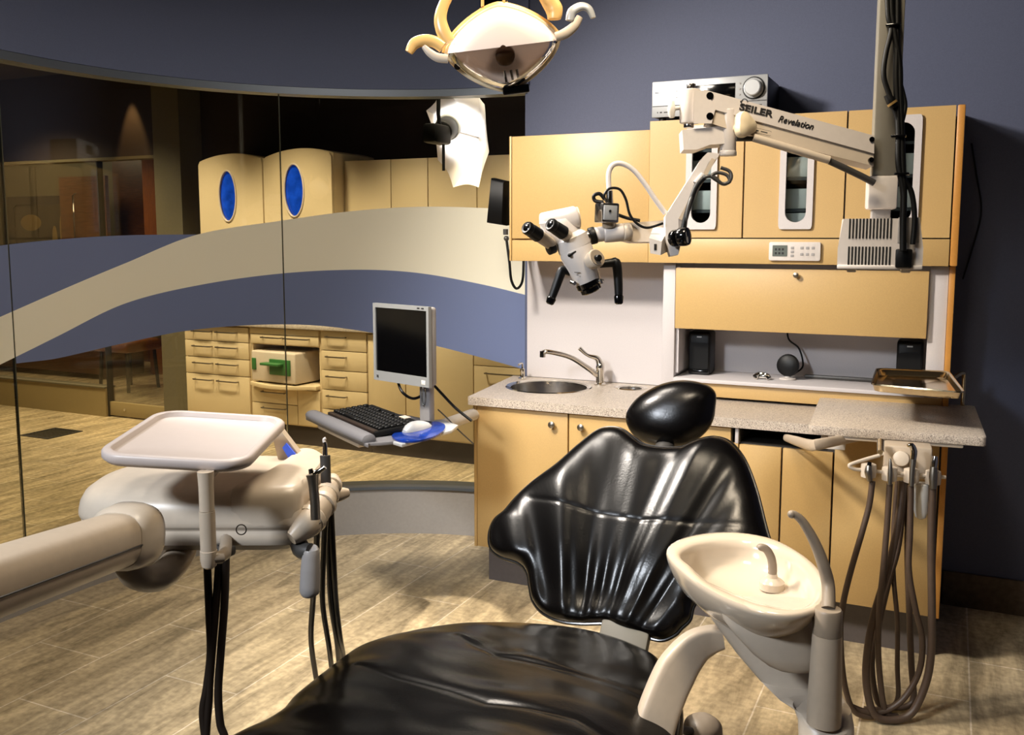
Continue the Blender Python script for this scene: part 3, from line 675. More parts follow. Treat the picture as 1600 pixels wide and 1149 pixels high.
obj('knob_ring', MB().lathe([(.047, .0003), (.047, .0025), (.036, .0035)], fr((-.785, y0, z0+.098), z=(0, -1, 0)), 36), M_black, t)
for z in (z0+.075, z0+.098, z0+.121): obj('button', MB().cyl((-.843, y0+.001, z), (-.843, y0-.003, z), .004, 10), M_greyp, t)
for z in (z0+.08, z0+.105): obj('button', MB().cyl((-1.115, y0+.001, z), (-1.115, y0-.003, z), .004, 10), M_greyp, t)
obj('logo_line', MB().bb(-1.212, -1.185, y0-.0008, y0+.001, z1-.05, z1-.046), M_ink, t)
obj('socket_row', MB().bb(-1.2, -1.196, y0-.001, y0+.001, z0+.016, z0+.022).bb(-1.188, -1.178, y0-.001, y0+.001, z0+.016, z0+.022).bb(-1.17, -1.15, y0-.001, y0+.001, z0+.016, z0+.021).bb(-.775, -.75, y0-.001, y0+.001, z0+.018, z0+.03), M_ink, t)
for fx in (x0+.04, x1-.04):
    for fy in (4.09, 4.32): obj('foot', MB().cyl((fx, fy, 2.0995), (fx, fy, 2.12), .016, 14), M_dark, t)

# handset on the side of the wall cabinet
t = thing('corded_handset', 'black corded handset hanging on the left side of the wall cabinet', 'handset', (-1.96, 4.1, 1.55))
hq = [pY(773, 278, 4.1), pY(795, 283, 4.1), pY(792, 353, 4.1), pY(766, 349, 4.1)]
L = []
for yy, s in ((4.05, .86), (4.06, .97), (4.10, 1), (4.13, .97), (4.14, .86)):
    c = sum(hq, V())/4; L.append([V((c.x+(p.x-c.x)*s, yy, c.z+(p.z-c.z)*s)) for p in cr([hq[0], hq[0].lerp(hq[1], .5), hq[1], hq[1].lerp(hq[2], .5), hq[2], hq[2].lerp(hq[3], .5), hq[3], hq[3].lerp(hq[0], .5)], 1, True)])
obj('body', MB().loft(L), M_black, t, sharp=50)
hk = pY(790, 363, 4.1)
obj('bracket', MB().box((CL-.012, 4.1, hk.z+.10), (.022, .05, .14), bev=.004), M_black, t)
obj('hook', MB().cyl(hk+V((0, 0, .015)), hk+V((0, 0, -.012)), .012, 14).ball(hk+V((.004, 0, -.03)), .013), M_dgrey, t)
obj('cord', MB().tube([hk+V((.004, 0, -.03)), pY(796, 410, 4.1), pY(799, 438, 4.12), pY(807, 451, 4.16), pY(816, 440, 4.22), pY(818, 408, 4.28), pY(816, 380, 4.3)], .0065, 10, sub=8), M_black, t)
obj('extension_cord', MB().tube([(.05, 4.355, 1.98), (.075, 4.358, 1.85), (.10, 4.358, 1.70), (.075, 4.358, 1.55), (.045, 4.355, 1.42)], .0035, 8, sub=8), M_black, label='thin black cord hanging on the dark wall right of the cabinets', cat='cord')

# ================================================================== monitor on a swing arm, keyboard tray
XM_ = V((.959, -.282, 0)); NM = V((-.282, -.959, 0))
o = pD(624, 537, 3.82)
tl, tr, brr, bl = (pP(x, y, o, NM) for x, y in ((589, 474), (675, 481), (667, 605), (580, 592)))
cx = (tl+tr+brr+bl)/4; upm = ((tl+tr)-(bl+brr)).normalized(); xm = ((tr+brr)-(tl+bl)).normalized()
wv = ((tr-tl).length+(brr-bl).length)/2; hv = ((tl-bl).length+(tr-brr).length)/2
MM = fr(cx, x=xm, y=upm)                                  # local z faces the viewer
t = thing('monitor', 'flat silver monitor with a black screen on a post by the counter end', 'monitor', tuple(cx-UP*hv/2))
obj('back_shell', MB().box((0, 0, -.028), (wv*.98, hv*.98, .04), MM, bev=.012, seg=3), M_greyp, t)
b_ = .013
o_, i_ = polar_pair(-wv/2, wv/2, -hv/2, hv/2, lambda a: 0, (0, .008))
ww, hh = wv/2-b_, hv/2
ou = [(-wv/2, -hv/2), (wv/2, -hv/2), (wv/2, hv/2), (-wv/2, hv/2)]; inn = [(-ww, -hh+.040), (ww, -hh+.040), (ww, hh-.017), (-ww, hh-.017)]
obj('bezel', MB().plate(ou, inn, -.012, .004, MM), M_mon, t)
obj('screen', MB().bb(-ww, ww, -hh+.040, hh-.017, -.01, -.002, MM), M_screen, t)
obj('button', MB().box((ww-.02, hh-.008, .004), (.014, .005, .004), MM, bev=.001), M_dark, t)
obj('button', MB().box((ww-.045, hh-.008, .004), (.014, .005, .004), MM, bev=.001), M_dark, t)
obj('badge', MB().box((ww-.02, -hh+.018, .004), (.022, .018, .003), MM, bev=.001), M_white2, t)
obj('logo_mark', MB().box((-ww+.012, -hh+.018, .0042), (.012, .01, .002), MM), M_dgrey, t)
ZT = .84
pb = pZ(660, 662, ZT)
AX = (pZ(1, 1, 0)*0+V((.88, -.48, 0))).normalized()
pt = cx-NM*-.0 - V(NM)*.06
pl = pD(667, 610, 3.86); ptop = V((pl.x, pl.y, cx.z))
t = thing('monitor_stand', 'grey swing arm and post carrying the monitor from the cabinet side', 'monitor stand', (pl.x, pl.y, .8))
pm = fr((pl.x, pl.y, .80), x=xm, z=UP)
obj('post', MB().box((0, 0, .20), (.060, .032, .40), pm, bev=.006), M_greyp, t)
obj('mount_plate', MB().box((0, -.012, .40), (.10, .022, .10), pm, bev=.004), M_dgrey, t)
lk = MB()
for zz in (.205, .232):
    for xx in (-.010, .012): lk.cyl(pm @ V((xx, -.0158, zz)), pm @ V((xx, -.020, zz)), .006, 12)
obj('post_screws', lk, M_chrome, t)
sl_ = [V((.016*cos(a)*.7, -.0165, .145+.042*sin(a))) for a in [2*pi*k/24 for k in range(25)]]
obj('cable_slot', MB().tube([pm @ p for p in sl_], .0035, 8), M_steel, t)
ae = V((-1.932, 3.80, .795))
obj('arm', MB().tube([V((pl.x, pl.y, .795)), V((pl.x, pl.y, .795)).lerp(ae, .5), ae], .026, 14, flat=1.2), M_white2, t)
obj('arm_bracket', MB().box((-1.938, 3.80, .79), (.012, .09, .10), bev=.003), M_greyp, t)
# cables
obj('monitor_cable', MB().tube([MM @ V((-.06, -hh+.01, -.03)), pD(628, 612, 3.84), pD(645, 623, 3.86), pD(662, 616, 3.88), pD(672, 602, 3.9)], .006, 8, sub=8), M_black, t, label='looped black cable')
obj('power_cable', MB().tube([pD(676, 600, 3.92), pD(690, 615, 3.93), pD(712, 638, 3.94), pD(737, 658, 3.92)], .006, 8, sub=6), M_black, t)
obj('lower_cable', MB().tube([pD(684, 640, 3.9), pD(700, 655, 3.9), pD(716, 672, 3.9), pD(740, 694, 3.92)], .003, 8, sub=6), M_dgrey, t)
# tray
kA, kB = pZ(487, 650, ZT), pZ(578, 690, ZT)
ku = (kB-kA).normalized(); kv = V((-ku.y, ku.x, 0)); kl = (kB-kA).length
KM = fr(kA, x=ku, z=UP)
t = thing('keyboard_tray', 'grey keyboard tray with a padded front rest and a side mouse shelf', 'keyboard tray', tuple(kA+ku*kl/2-UP*.04))
pts = [(0.0, .0), (.04, -.02), (kl-.02, -.02), (kl, .0), (kl+.02, .1), (kl-.04, .30), (kl-.12, .36), (kl*.5, .385), (.12, .33), (.02, .18)]
obj('tray_board', MB().prism([(p.x, p.y) for p in cr([V(p+(0,)) for p in pts], 4, True)], -.018, -.006, KM, bev=.003), M_ktray, t)
obj('palm_rest', MB().tube([KM @ V((x, .0+.0*x, .004)) for x in (-.01, .02, kl*.5, kl-.04, kl-.005)], [.006, .024, .026, .024, .018], 14, flat=1.35, sub=4), M_ktray, t)
obj('underside_pan', MB().prism([(.06, .0), (kl-.1, -.005), (kl-.14, .2), (.14, .2)], -.045, -.019, KM, bev=.008), M_beige, t)
ms = [pZ(x, y, ZT-.006) for x, y in ((586, 681), (628, 694), (640, 691), (706, 672), (716, 664), (690, 655), (640, 660))]
obj('mouse_shelf', MB().prism([(p.x, p.y) for p in ms], ZT-.020, ZT-.0065, bev=.003), M_silver, t)
t = thing('keyboard', 'black computer keyboard lying on the grey tray', 'keyboard', tuple(KM @ V((kl/2, .13, 0))))
KB = KM @ Matrix.Translation((.045, .058, -.0045)) @ Matrix.Rotation(radians(4), 4, 'X')
kw, kd = kl-.115, .18
obj('keyboard_base', MB().box((kw/2, kd/2+.01, .011), (kw, kd+.03, .022), KB, bev=.006), M_key, t)
keys = []
for r_ in range(6):
    nk = 18; u_ = kw*.95/nk; x = kw*.025
    for c_ in range(nk):
        if r_ == 0 and 4 <= c_ <= 8: continue
        if r_ == 5 and c_ in (1, 6, 11): continue
        keys.append((x+u_*(c_+.5), .03+r_*.0265, u_*.86, .022))
keys.append((kw*.025+u_*6.5, .03, u_*4.8, .022))
keys.sort(key=lambda k: k[1]+k[0]*.01)
for k in keys[:100]:
    obj('key', MB().box((k[0], k[1], .0265), (k[2], k[3], .010), KB, bev=.0025, seg=1), M_key, t)
if len(keys) > 100:
    rest = MB()
    for k in keys[100:]: rest.box((k[0], k[1], .0265), (k[2], k[3], .010), KB, bev=.0025, seg=1)
    props(obj('key_row', rest, M_key, t), kind='stuff')
obj('palm_strip', MB().box((kw/2, .004, .018), (kw*.97, .022, .014), KB, bev=.005), mat('brown_black_plastic', (40, 30, 24), .45), t)
nt_ = KB @ V((kw*.80, .178, .029))
obj('paper_note', MB().box((kw*.80, .172, .0335), (.05, .028, .002), KB), M_ivory, label='small cream paper note stuck on the back of the keyboard', cat='note')
pad = [pZ(x, y, ZT) for x, y in ((612, 682), (624, 689), (650, 690), (676, 684), (693, 674), (695, 665), (682, 660), (664, 662), (644, 668), (624, 675))]
obj('mouse_pad', MB().prism([(p.x, p.y) for p in cr(pad, 5, True)], ZT-.0057, ZT+.004, bev=.002), M_bluepad, label='glossy blue gel mouse pad on the tray side shelf', cat='mouse pad')
ma, mb_ = pZ(632, 675, ZT+.008), pZ(671, 664, ZT+.008); mL = (mb_-ma).length; mk = mL/.104
t = thing('computer_mouse', 'silver computer mouse on the blue pad', 'mouse', tuple((ma+mb_)/2))
MQ = fr(((ma+mb_)/2).to_tuple()[:2]+(ZT+.0045,), x=mb_-ma, z=UP)
L = []
for k in range(9):
    x = -.052+.104*k/8; s_ = sqrt(max(.02, 1-(x/.054)**2)); h = .034*s_*(1-.25*x/.052); L.append([MQ @ V((x*mk, .030*s_**.7*cos(a), max(0, h*sin(a)))) for a in [pi*j/10 for j in range(11)]])
obj('shell', MB().loft(L, True), M_silver, t)
obj('scroll_wheel', MB().cyl(MQ @ V((.025, -.003, .022)), MQ @ V((.025, .003, .022)), .007, 12), M_dgrey, t)
obj('tail_cord', MB().tube([MQ @ V((.05*mk, 0, .008)), MQ @ V((.05*mk+.03, .01, .006)), MQ @ V((.05*mk+.05, .04, .004)), MQ @ V((.05*mk+.05, .08, .002))], .0025, 8, sub=5), M_black, t)

# ================================================================== patient chair
def pillow(loop, c, n, prof, disp=None):
    """cushion grown from an outline: prof = list of (t, height along n); t=1 is the outline"""
    L = []
    for t, h in prof:
        ring = []
        for p in loop:
            q = c+(p-c)*t
            ring.append(q+n*(h+(disp(q, t) if disp and h > 0 else 0)))
        L.append(ring)
    return MB().loft(L)
def prof_pillow(tf, tb, pw, nf=40, nb=10):
    out = [(max(.015, k/nf), tf*(1-(k/nf)**pw)**.5+.0001) for k in range(nf)]
    out += [(1-.004*0, 0.0)] if False else []
    ts = [1-(1-k/12)**2*.06 for k in range(13)]
    out = [o for o in out if o[0] < .93]+[(t, tf*max(0, 1-t**pw)**.5+.0001) for t in ts]
    out += [(t, -tb*max(0, 1-t**pw)**.5-.0001) for t in ts[::-1]]
    out += [(k/nb, -tb*(1-(k/nb)**pw)**.5) for k in range(nb-1, 0, -1)]
    return out
CHX = -.78
t = thing('dental_chair', 'black leather reclining dental chair with a winged backrest and headrest', 'chair', (-.85, 1.6, 0))
vB = V((0, .34, .448)).normalized(); nB = V((0, -vB.z, vB.y)); oB = V((CHX, 2.30, .55))
bo = [(1084, 948), (1078, 969), (1065, 982), (1054, 993), (1032, 1001), (1002, 993), (972, 984), (949, 975), (908, 975), (875, 971), (848, 958), (833, 939), (828, 917), (824, 896), (811, 881), (781, 870), (767, 856), (765, 834), (773, 813), (789, 799), (807, 778), (833, 754), (871, 726), (905, 696), (934, 674), (953, 669), (972, 672), (992, 686), (1009, 696), (1039, 701), (1069, 699), (1092, 689), (1114, 684), (1136, 689), (1152, 703), (1167, 727), (1182, 768), (1196, 823), (1203, 850), (1202, 875), (1188, 896), (1160, 908), (1128, 914), (1100, 926)]
bl_ = cr([pP(x, y, oB, nB) for x, y in bo], 8, True)
bc = pP(985, 840, oB, nB)
def uv(q): d = q-oB; return d.x, d.dot(vB)
sm = [uv(pP(x, y, oB, nB)) for x, y in ((770, 772), (815, 781), (880, 795), (945, 812), (1010, 822), (1060, 826), (1130, 829), (1210, 832))]
def seamv(u):
    for a, b in zip(sm, sm[1:]):
        if u <= b[0] or b is sm[-1]:
            k = (u-a[0])/(b[0]-a[0]); return a[1]+(b[1]-a[1])*k
def folds(q, tt):
    u, v = uv(q); e = (1-tt**6)
    ph = atan2(u-.02-.25*v, v+.30)                          # creases fan out from below the lower edge
    f = noise.noise(V((ph*6.5, v*1.0, 3.1)))*.021+noise.noise(V((ph*14, v*1.4, 8.2)))*.0095
    low = 1+.9*max(0, (.30-v)/.30)
    f *= low*e
    belly = -.020*math.exp(-((v-.06)/.085)**2)*(1-(abs(u)/.34)**2 if abs(u) < .34 else 0)*e      # lumbar hollow at the foot of the back
    g = -.0016*math.exp(-((v-seamv(u))/.0065)**2)*e
    return f+belly+g
pr = prof_pillow(.052, .035, 9, 90, 10)
bk = obj('backrest', pillow(bl_, bc, nB, pr, folds), M_leath, t, sharp=70)
obj('piping', MB().tube(bl_+[bl_[0]], .0058, 8, False), M_pipe, bk)
ho = [(1062, 595), (1037, 600), (1015, 610), (995, 624), (982, 641), (978, 654), (981, 667), (990, 681), (1003, 690), (1020, 696), (1037, 699), (1057, 699), (1075, 695), (1091, 686), (1106, 672), (1115, 655), (1118, 636), (1119, 618), (1114, 608), (1103, 601), (1084, 596)]
vH = V((.12, .35, .93)).normalized(); oH = pX(1050, 648, CHX); nH = V((0, -1, 0)); nH = (nH-vH*nH.dot(vH)).normalized(); oH = oH+nH*.02
hl = cr([pP(x, y, oH, nH) for x, y in ho], 4, True)
obj('headrest', pillow(hl, pP(1050, 648, oH, nH), nH, prof_pillow(.065, .045, 2.6, 34, 10), lambda q, tt: .0), M_leath, t, sharp=70)
obj('headrest_bar', MB().tube([oB+vB*.36-nB*.06, oB+vB*.50-nB*.085, oH-nH*.085, oH-nH*.04], .020, 12, flat=1.5), M_dgrey, t)
# seat
ZS = .55
so = [pZ(x, y, ZS) for x, y in ((424, 1140), (455, 1108), (484, 1082), (520, 1053), (560, 1026), (620, 1003), (700, 989), (780, 985), (860, 988), (935, 999), (995, 1018), (1036, 1044))]
so = [V((-1.33, .55, ZS)), V((-1.33, 1.0, ZS)), V((-1.30, 1.35, ZS))]+so+[V((-.50, 1.95, ZS)), V((-.455, 1.70, ZS)), V((-.45, 1.3, ZS)), V((-.47, .9, ZS)), V((-.50, .55, ZS)), V((-.7, .44, ZS)), V((-1.1, .44, ZS))]
sl_ = cr(so, 16, True); sc = V((-.90, 1.35, ZS))
s1 = [pZ(x, y, .64) for x, y in ((715, 985), (740, 1000), (775, 1022), (840, 1034), (920, 1052), (1000, 1068), (1060, 1090))]
s2 = [pZ(x, y, .64) for x, y in ((560, 1035), (620, 1058), (700, 1080), (760, 1100), (830, 1108), (900, 1120), (960, 1145))]
def pdist(q, P):
    best = 9
    for a, b in zip(P, P[1:]):
        d = V((b.x-a.x, b.y-a.y)); w = V((q.x-a.x, q.y-a.y)); k = max(0, min(1, w.dot(d)/d.dot(d))); best = min(best, (w-d*k).length)
    return best
def sfold(q, tt):
    e = 1-tt**8
    f = noise.noise(V((q.x*3+q.y*1.4, q.y*6.5-q.x*2, 4.4)))*.014+noise.noise(V((q.x*6, q.y*15, 2.2)))*.005
    f -= .0035*math.exp(-(pdist(q, s1)/.009)**2)+.0035*math.exp(-(pdist(q, s2)/.009)**2)
    return f*e
st_ = obj('seat', pillow(sl_, sc, UP, prof_pillow(.095, .06, 3.5, 130, 8), sfold), M_leath, t, sharp=70)
obj('piping', MB().tube(sl_+[sl_[0]], .006, 8, False), M_pipe, st_)
obj('back_support', MB().box((0, 0, 0), (.135, .03, .34), fr(pD(972, 1005, 2.47)+V((0, .0, -.02)), x=(1, 0, 0), y=(0, vB.z, -vB.y)), bev=.006), mat('olive_grey_metal', (92, 88, 78), .5), t)
obj('seat_frame', MB().bb(-1.15, -.62, .7, 2.1, .43, .49, bev=.02), M_dgrey, t)
obj('pivot_arm', MB().tube([(-.8, 2.36, .46), (-.8, 2.1, .44), (-.82, 1.8, .45)], .05, 12, flat=1.5), M_taupe, t)
obj('lift_column', MB().prism(rrect(.17, .24, .06, c=(-.88, 1.35)), .04, .44, bev=.01), M_taupe, t)
obj('base_plate', MB().prism(rrect(.24, .52, .1, c=(-.88, 1.35)), 0, .05, bev=.012), M_taupe, t)
am = [pD(x, y, D) for x, y, D in ((1128, 996, 2.02), (1108, 1000, 2.02), (1084, 1013, 2.01), (1060, 1043, 1.99), (1040, 1084, 1.97), (1024, 1130, 1.95), (1012, 1190, 1.94), (1002, 1260, 1.94))]
L = []; cen = cr(am, 5)
for i, p in enumerate(cen):
    tg = (cen[min(i+1, len(cen)-1)]-cen[max(0, i-1)]).normalized(); side = tg.cross(-CF).normalized(); dep = tg.cross(side).normalized()
    k = i/(len(cen)-1); hw = .022+.020*min(1, k*2.2); L.append([p+side*(hw*(abs(cos(a))**.4)*(1 if cos(a) > 0 else -1))+dep*(.024*(abs(sin(a))**.4)*(1 if sin(a) > 0 else -1)) for a in [2*pi*j/24 for j in range(24)]])
obj('armrest', MB().loft(L), M_beige, t, label='beige curved armrest')
pk = pD(1098, 1142, 2.12)
obj('pivot_knob', MB().lathe([(.022, -.03), (.04, -.028), (.046, -.01), (.043, .012), (.03, .026), (.01, .03)], fr(pk, z=UP-CF*.3), 24), M_taupe, t)
obj('knob_stalk', MB().tube([pk+V((0, 0, -.01)), pD(1066, 1140, 2.08), pD(1035, 1158, 2.0)], .010, 10), M_dgrey, t)

# ================================================================== cuspidor
t = thing('cuspidor', 'white porcelain spittoon bowl on a beige stand beside the chair', 'spittoon', (pD(1290, 1149, 1.85).x, pD(1290, 1149, 1.85).y, 0))
ZC = .915
ro = [(1041, 868), (1060, 848), (1108, 837), (1160, 837), (1211, 848), (1253, 871), (1280, 895), (1291, 922), (1286, 948), (1262, 963), (1221, 966), (1173, 956), (1120, 934), (1072, 902)]
ri = [(1065, 873), (1084, 858), (1118, 851), (1163, 850), (1204, 858), (1236, 872), (1262, 896), (1274, 920), (1268, 936), (1248, 945), (1212, 942), (1168, 929), (1122, 910), (1085, 891)]
LO = cr([pZ(x, y, ZC) for x, y in ro], 5, True); LI = cr([pZ(x, y, ZC) for x, y in ri], 5, True)
co = sum(LO, V())/len(LO); cb = co-RH*.035+DH*.035; ci = sum(LI, V())/len(LI)
def shrink(Lp, c, s, z, c2=None, k=0): return [V((c.x+(p.x-c.x)*s, c.y+(p.y-c.y)*s, z))+((c2-c)*(1-s) if c2 else V()) for p in Lp]
L = [shrink(LO, cb, s, ZC+dz) for s, dz in ((.30, -.086), (.50, -.084), (.66, -.076), (.79, -.061), (.89, -.041), (.96, -.020), (.992, -.006), (1.0, .002), (.985, .007))]
near = lambda p: max(0, min(1, -((p-co).dot(DH))/.10))
L += [[a.lerp(b, k)+V((0, 0, dz-nz*near(a))) for a, b in zip(LO, LI)] for k, dz, nz in ((.25, .0095, .002), (.7, .009, .010), (.95, .005, .014))]
L += [shrink(LI, ci, s, ZC+dz) for s, dz in ((.985, -.010), (.95, -.026), (.88, -.040), (.74, -.050), (.5, -.054), (.2, -.058))]
bowl = obj('bowl', MB().loft(L), M_ceram, t, sharp=60)
bz = ZC-.050; bp = pZ(1206, 918, bz)
obj('bowl_drain', MB().lathe([(.026, -.003), (.026, .012), (.020, .018), (.012, .022), (.010, .03)], Matrix.Translation(bp), 24), M_ceram, t)
obj('rinse_spout', MB().tube([bp+V((0, 0, .02)), bp+V((0, 0, .045)), pZ(1202, 885, bz)+V((0, 0, 0)) if False else bp+UP*.065-RH*.004, bp+UP*.082-RH*.014, bp+UP*.087-RH*.026, bp+UP*.083-RH*.031], [.0095, .0095, .009, .0085, .008, .006], 14, sub=5), M_taupe, t)
def ring(l, r_, y, D, ratio=.8, n=32, ex=1):
    c = pD((l+r_)/2, y, D); rx = (r_-l)/2*D/F
    return [c+RH*(rx*cos(2*pi*k/n))+DH*(rx*ratio*sin(2*pi*k/n)) for k in range(n)]
rg = [ring(1122, 1290, 946, 1.80, .45), ring(1130, 1290, 968, 1.79, .42), ring(1150, 1290, 994, 1.78, .42), ring(1176, 1288, 1022, 1.775, .42), ring(1200, 1284, 1040, 1.77, .42), ring(1216, 1274, 1047, 1.77, .42)]
obj('bowl_housing', MB().loft(rg), M_ivory, t)
rg = [ring(1106, 1276, 958, 1.93, .55), ring(1112, 1284, 968, 1.93, .55), ring(1150, 1300, 1020, 1.91, .5), ring(1186, 1308, 1062, 1.89, .5), ring(1216, 1318, 1092, 1.83, .6), ring(1240, 1328, 1106, 1.78, .85), ring(1248, 1332, 1128, 1.755, .98), ring(1250, 1333, 1170, 1.75, 1.0)]
last = rg[-1]; cl = sum(last, V())/len(last)
rg += [[V((p.x, p.y, .30)) for p in last], [V((cl.x+(p.x-cl.x)*1.25, cl.y+(p.y-cl.y)*1.25, .02)) for p in last], [V((cl.x+(p.x-cl.x)*1.3, cl.y+(p.y-cl.y)*1.3, .0)) for p in last]]
obj('stand_shell', MB().loft(rg), M_ivory, t, sharp=50)
pb = pD(1288, 1106, 1.73); pt_ = pD(1290, 985, 1.73); zt = pD(1290, 944, 1.73).z
MP = Matrix.Translation((pb.x, pb.y, 0))
obj('post', MB().lathe([(.031, pb.z-.03), (.031, pb.z), (.0265, pt_.z)], MP, 32), M_beige, t)
obj('post_cap', MB().lathe([(.0262, pt_.z+.0005), (.0255, zt-.004), (.023, zt), (.012, zt+.001)], MP, 32), M_taupe, t)
sp0 = V((pb.x, pb.y, zt))
sp = [sp0]+[pD(x, y, 1.73) for x, y in ((1294, 915), (1286, 882), (1273, 848), (1256, 818), (1244, 806), (1236, 803))]
obj('cup_filler_spout', MB().tube(sp, [.0125, .0120, .0112, .0098, .0082, .0072, .0068], 16, sub=6), M_taupe, t)
obj('spout_tip', MB().ball(pD(1237, 804, 1.73), .0078), M_taupe, t)

# ================================================================== instrument delivery unit on the left
dF, dB = 1.79, 2.15
def rd(r_, d, z): return V((RH.x*r_+DH.x*d, RH.y*r_+DH.y*d, z))
t = thing('delivery_unit', 'beige instrument delivery unit with a rounded top on a thick arm at left', 'dental unit', tuple(rd(-.65, 1.95, 1.0)))
D0 = lambda x: x                                             # plan outline in (right, away)
ol = [(-.432, 1.80), (-.415, 1.84), (-.40, 1.95), (-.41, 2.08), (-.46, 2.17), (-.60, 2.19), (-.76, 2.18), (-.85, 2.14), (-.905, 2.05), (-.915, 1.95), (-.885, 1.86), (-.81, 1.81), (-.72, 1.795), (-.57, 1.795)]
kz = 1/cos(0)
def outl(s, z, oz=0): 
    c = (-.65, 1.98); return [rd(c[0]+(p.x-c[0])*s, c[1]+(p.y-c[1])*s, z) for p in cr([V(q+(0,)) for q in ol], 5, True)]
L = [outl(s, z) for s, z in ((.90, .986), (.965, .988), (.985, .996), (.985, 1.012), (.972, 1.016), (.972, 1.020), (.992, 1.024), (1.0, 1.028), (1.0, 1.036), (.985, 1.054), (.95, 1.070), (.88, 1.083), (.7, 1.093), (.3, 1.096))]
obj('housing', MB().loft(L), M_ivory, t, sharp=45)
# raised ridge across the lid
sc_ = [(-.556, 1.800), (-.436, 1.800), (-.418, 1.86), (-.41, 1.95), (-.42, 2.08), (-.462, 2.165), (-.50, 2.17), (-.505, 2.08), (-.52, 1.95), (-.54, 1.86)]
def sco(k, z): c = (-.475, 1.98); return [rd(c[0]+(p.x-c[0])*k, c[1]+(p.y-c[1])*k, z) for p in cr([V(q+(0,)) for q in sc_], 4, True)]
obj('side_cover', MB().loft([sco(.99, 1.03), sco(1.0, 1.060), sco(.985, 1.084), sco(.95, 1.098), sco(.85, 1.106), sco(.3, 1.108)]), M_ivory, t, sharp=45)
obj('round_badge', MB().tube([pD(377, 828, 1.775)+CR*(.0095*cos(a))+CU*(.0095*sin(a)) for a in [2*pi*k/24 for k in range(25)]], .0012, 6), M_dgrey, t)
obj('underside', MB().loft([outl(.6, .965), outl(.86, .972), outl(.92, .9855)]), M_taupe, t)
# control panel
q = [pD(x, y, 2.13) for x, y in ((424, 676), (436, 670), (480, 728), (438, 732))]
obj('control_panel', MB().loft([[p+DH*.03 for p in q], q]), M_beige, t)
q2 = [pD(x, y, 2.122) for x, y in ((441, 700), (447, 693), (463, 712), (453, 720))]
obj('display', MB().loft([[p+DH*.006 for p in q2], q2]), M_lcd, t)
# arm to the left
a0, a1 = pD(206, 836, 1.74), pD(-110, 945, 1.24); a1 = a0+(a1-a0)*1.45
ax = (a0-a1).normalized()
up_ = (UP-ax*UP.dot(ax)).normalized(); sd = ax.cross(up_)
def oval(c, ru, rs, n=28, ex=.75): return [c+up_*(ru*(abs(cos(a))**ex)*(1 if cos(a) > 0 else -1))+sd*(rs*(abs(sin(a))**ex)*(1 if sin(a) > 0 else -1)) for a in [2*pi*k/n for k in range(n)]]
obj('support_arm', MB().loft([oval(a0.lerp(a1, k), .049, .05) for k in (.03, .3, .6, 1)]), M_beige, t)
obj('arm_seam', MB().tube([a0.lerp(a1, k)-up_*.006-sd*.0505 if (-sd).dot(CF) < 0 else a0.lerp(a1, k)-up_*.006+sd*.0505 for k in (.04, .4, 1)], .0016, 6), M_dgrey, t)
obj('arm_knuckle', MB().loft([oval(a0-ax*.055, .050, .051), oval(a0-ax*.045, .058, .058), oval(a0-ax*.0, .062, .062), oval(a0+ax*.02, .056, .056), oval(a0+ax*.028, .03, .03)]), M_ivory, t)
kq = [pD(x, y, D) for x, y, D in ((196, 868, 1.74), (212, 897, 1.76), (243, 903, 1.80), (268, 886, 1.86), (284, 862, 1.93))]
obj('arm_bracket', MB().tube(kq, [.03, .034, .034, .032, .03], 16, sub=5, flat=.8), M_taupe, t)
obj('arm_post', MB().lathe([(.085, 0), (.085, .02), (.055, .03), (.055, a1.z+.06), (.045, a1.z+.07)], Matrix.Translation((a1.x, a1.y, 0)), 28), M_beige, t)
# tray on its post
TF, TB_ = 1.72, 2.05
tc = [pD(163, 712, TF), pD(402, 724, TF), pD(438, 652, TB_), pD(233, 638, TB_)]
tx = ((tc[1]-tc[0])+(tc[2]-tc[3])).normalized(); ty = ((tc[3]-tc[0])+(tc[2]-tc[1])); ty = (ty-tx*ty.dot(tx)).normalized()
tm = fr(sum(tc, V())/4, x=tx, y=ty); tw = ((tc[1]-tc[0]).length+(tc[2]-tc[3]).length)/4; td = ((tc[3]-tc[0]).length+(tc[2]-tc[1]).length)/4
t2 = thing('instrument_tray', 'white plastic instrument tray on a post above the delivery unit', 'tray', tuple(pD(322, 890, TF)))
def rr(hw, hh, z, r_=.055): return [tm @ V(p+(z,)) for p in rrect(hw, hh, r_, 8)]
L = [rr(tw-.02, td-.02, -.024, .045), rr(tw-.006, td-.006, -.022), rr(tw, td, -.014), rr(tw, td, -.003), rr(tw-.003, td-.003, .001), rr(tw-.012, td-.012, .002), rr(tw-.0155, td-.0155, .0005, .046), rr(tw-.0175, td-.0175, -.0075, .044), rr(tw-.0195, td-.0195, -.009, .043), rr(tw-.1, td-.1, -.009, .02)]
obj('tray_plate', MB().loft(L), M_trayp, t2, sharp=50)
px0 = pD(322, 760, 1.72); zb = pD(323, 890, 1.72).z; MPo = Matrix.Translation((px0.x, px0.y, 0)); zc = (tm @ V((0, -td*.5, -.02))).z
zt_ = pD(322, 736, 1.72).z
obj('post', MB().lathe([(.0135, pD(323, 800, 1.72).z+.001), (.0135, zt_-.03), (.015, zt_)], MPo, 24), M_beige, t2)
obj('post_sleeve', MB().lathe([(.008, zb-.004), (.013, zb), (.0155, zb+.012), (.0155, zb+.030), (.0145, zb+.0305), (.0145, pD(323, 800, 1.72).z)], MPo, 24), M_beige, t2)
obj('mount_arm', MB().tube([V((px0.x, px0.y, zt_-.012)), V((px0.x, px0.y, zt_+.0))+DH*.06, tm @ V((0, 0, -.024))], .011, 12, sub=4), M_beige, t2)
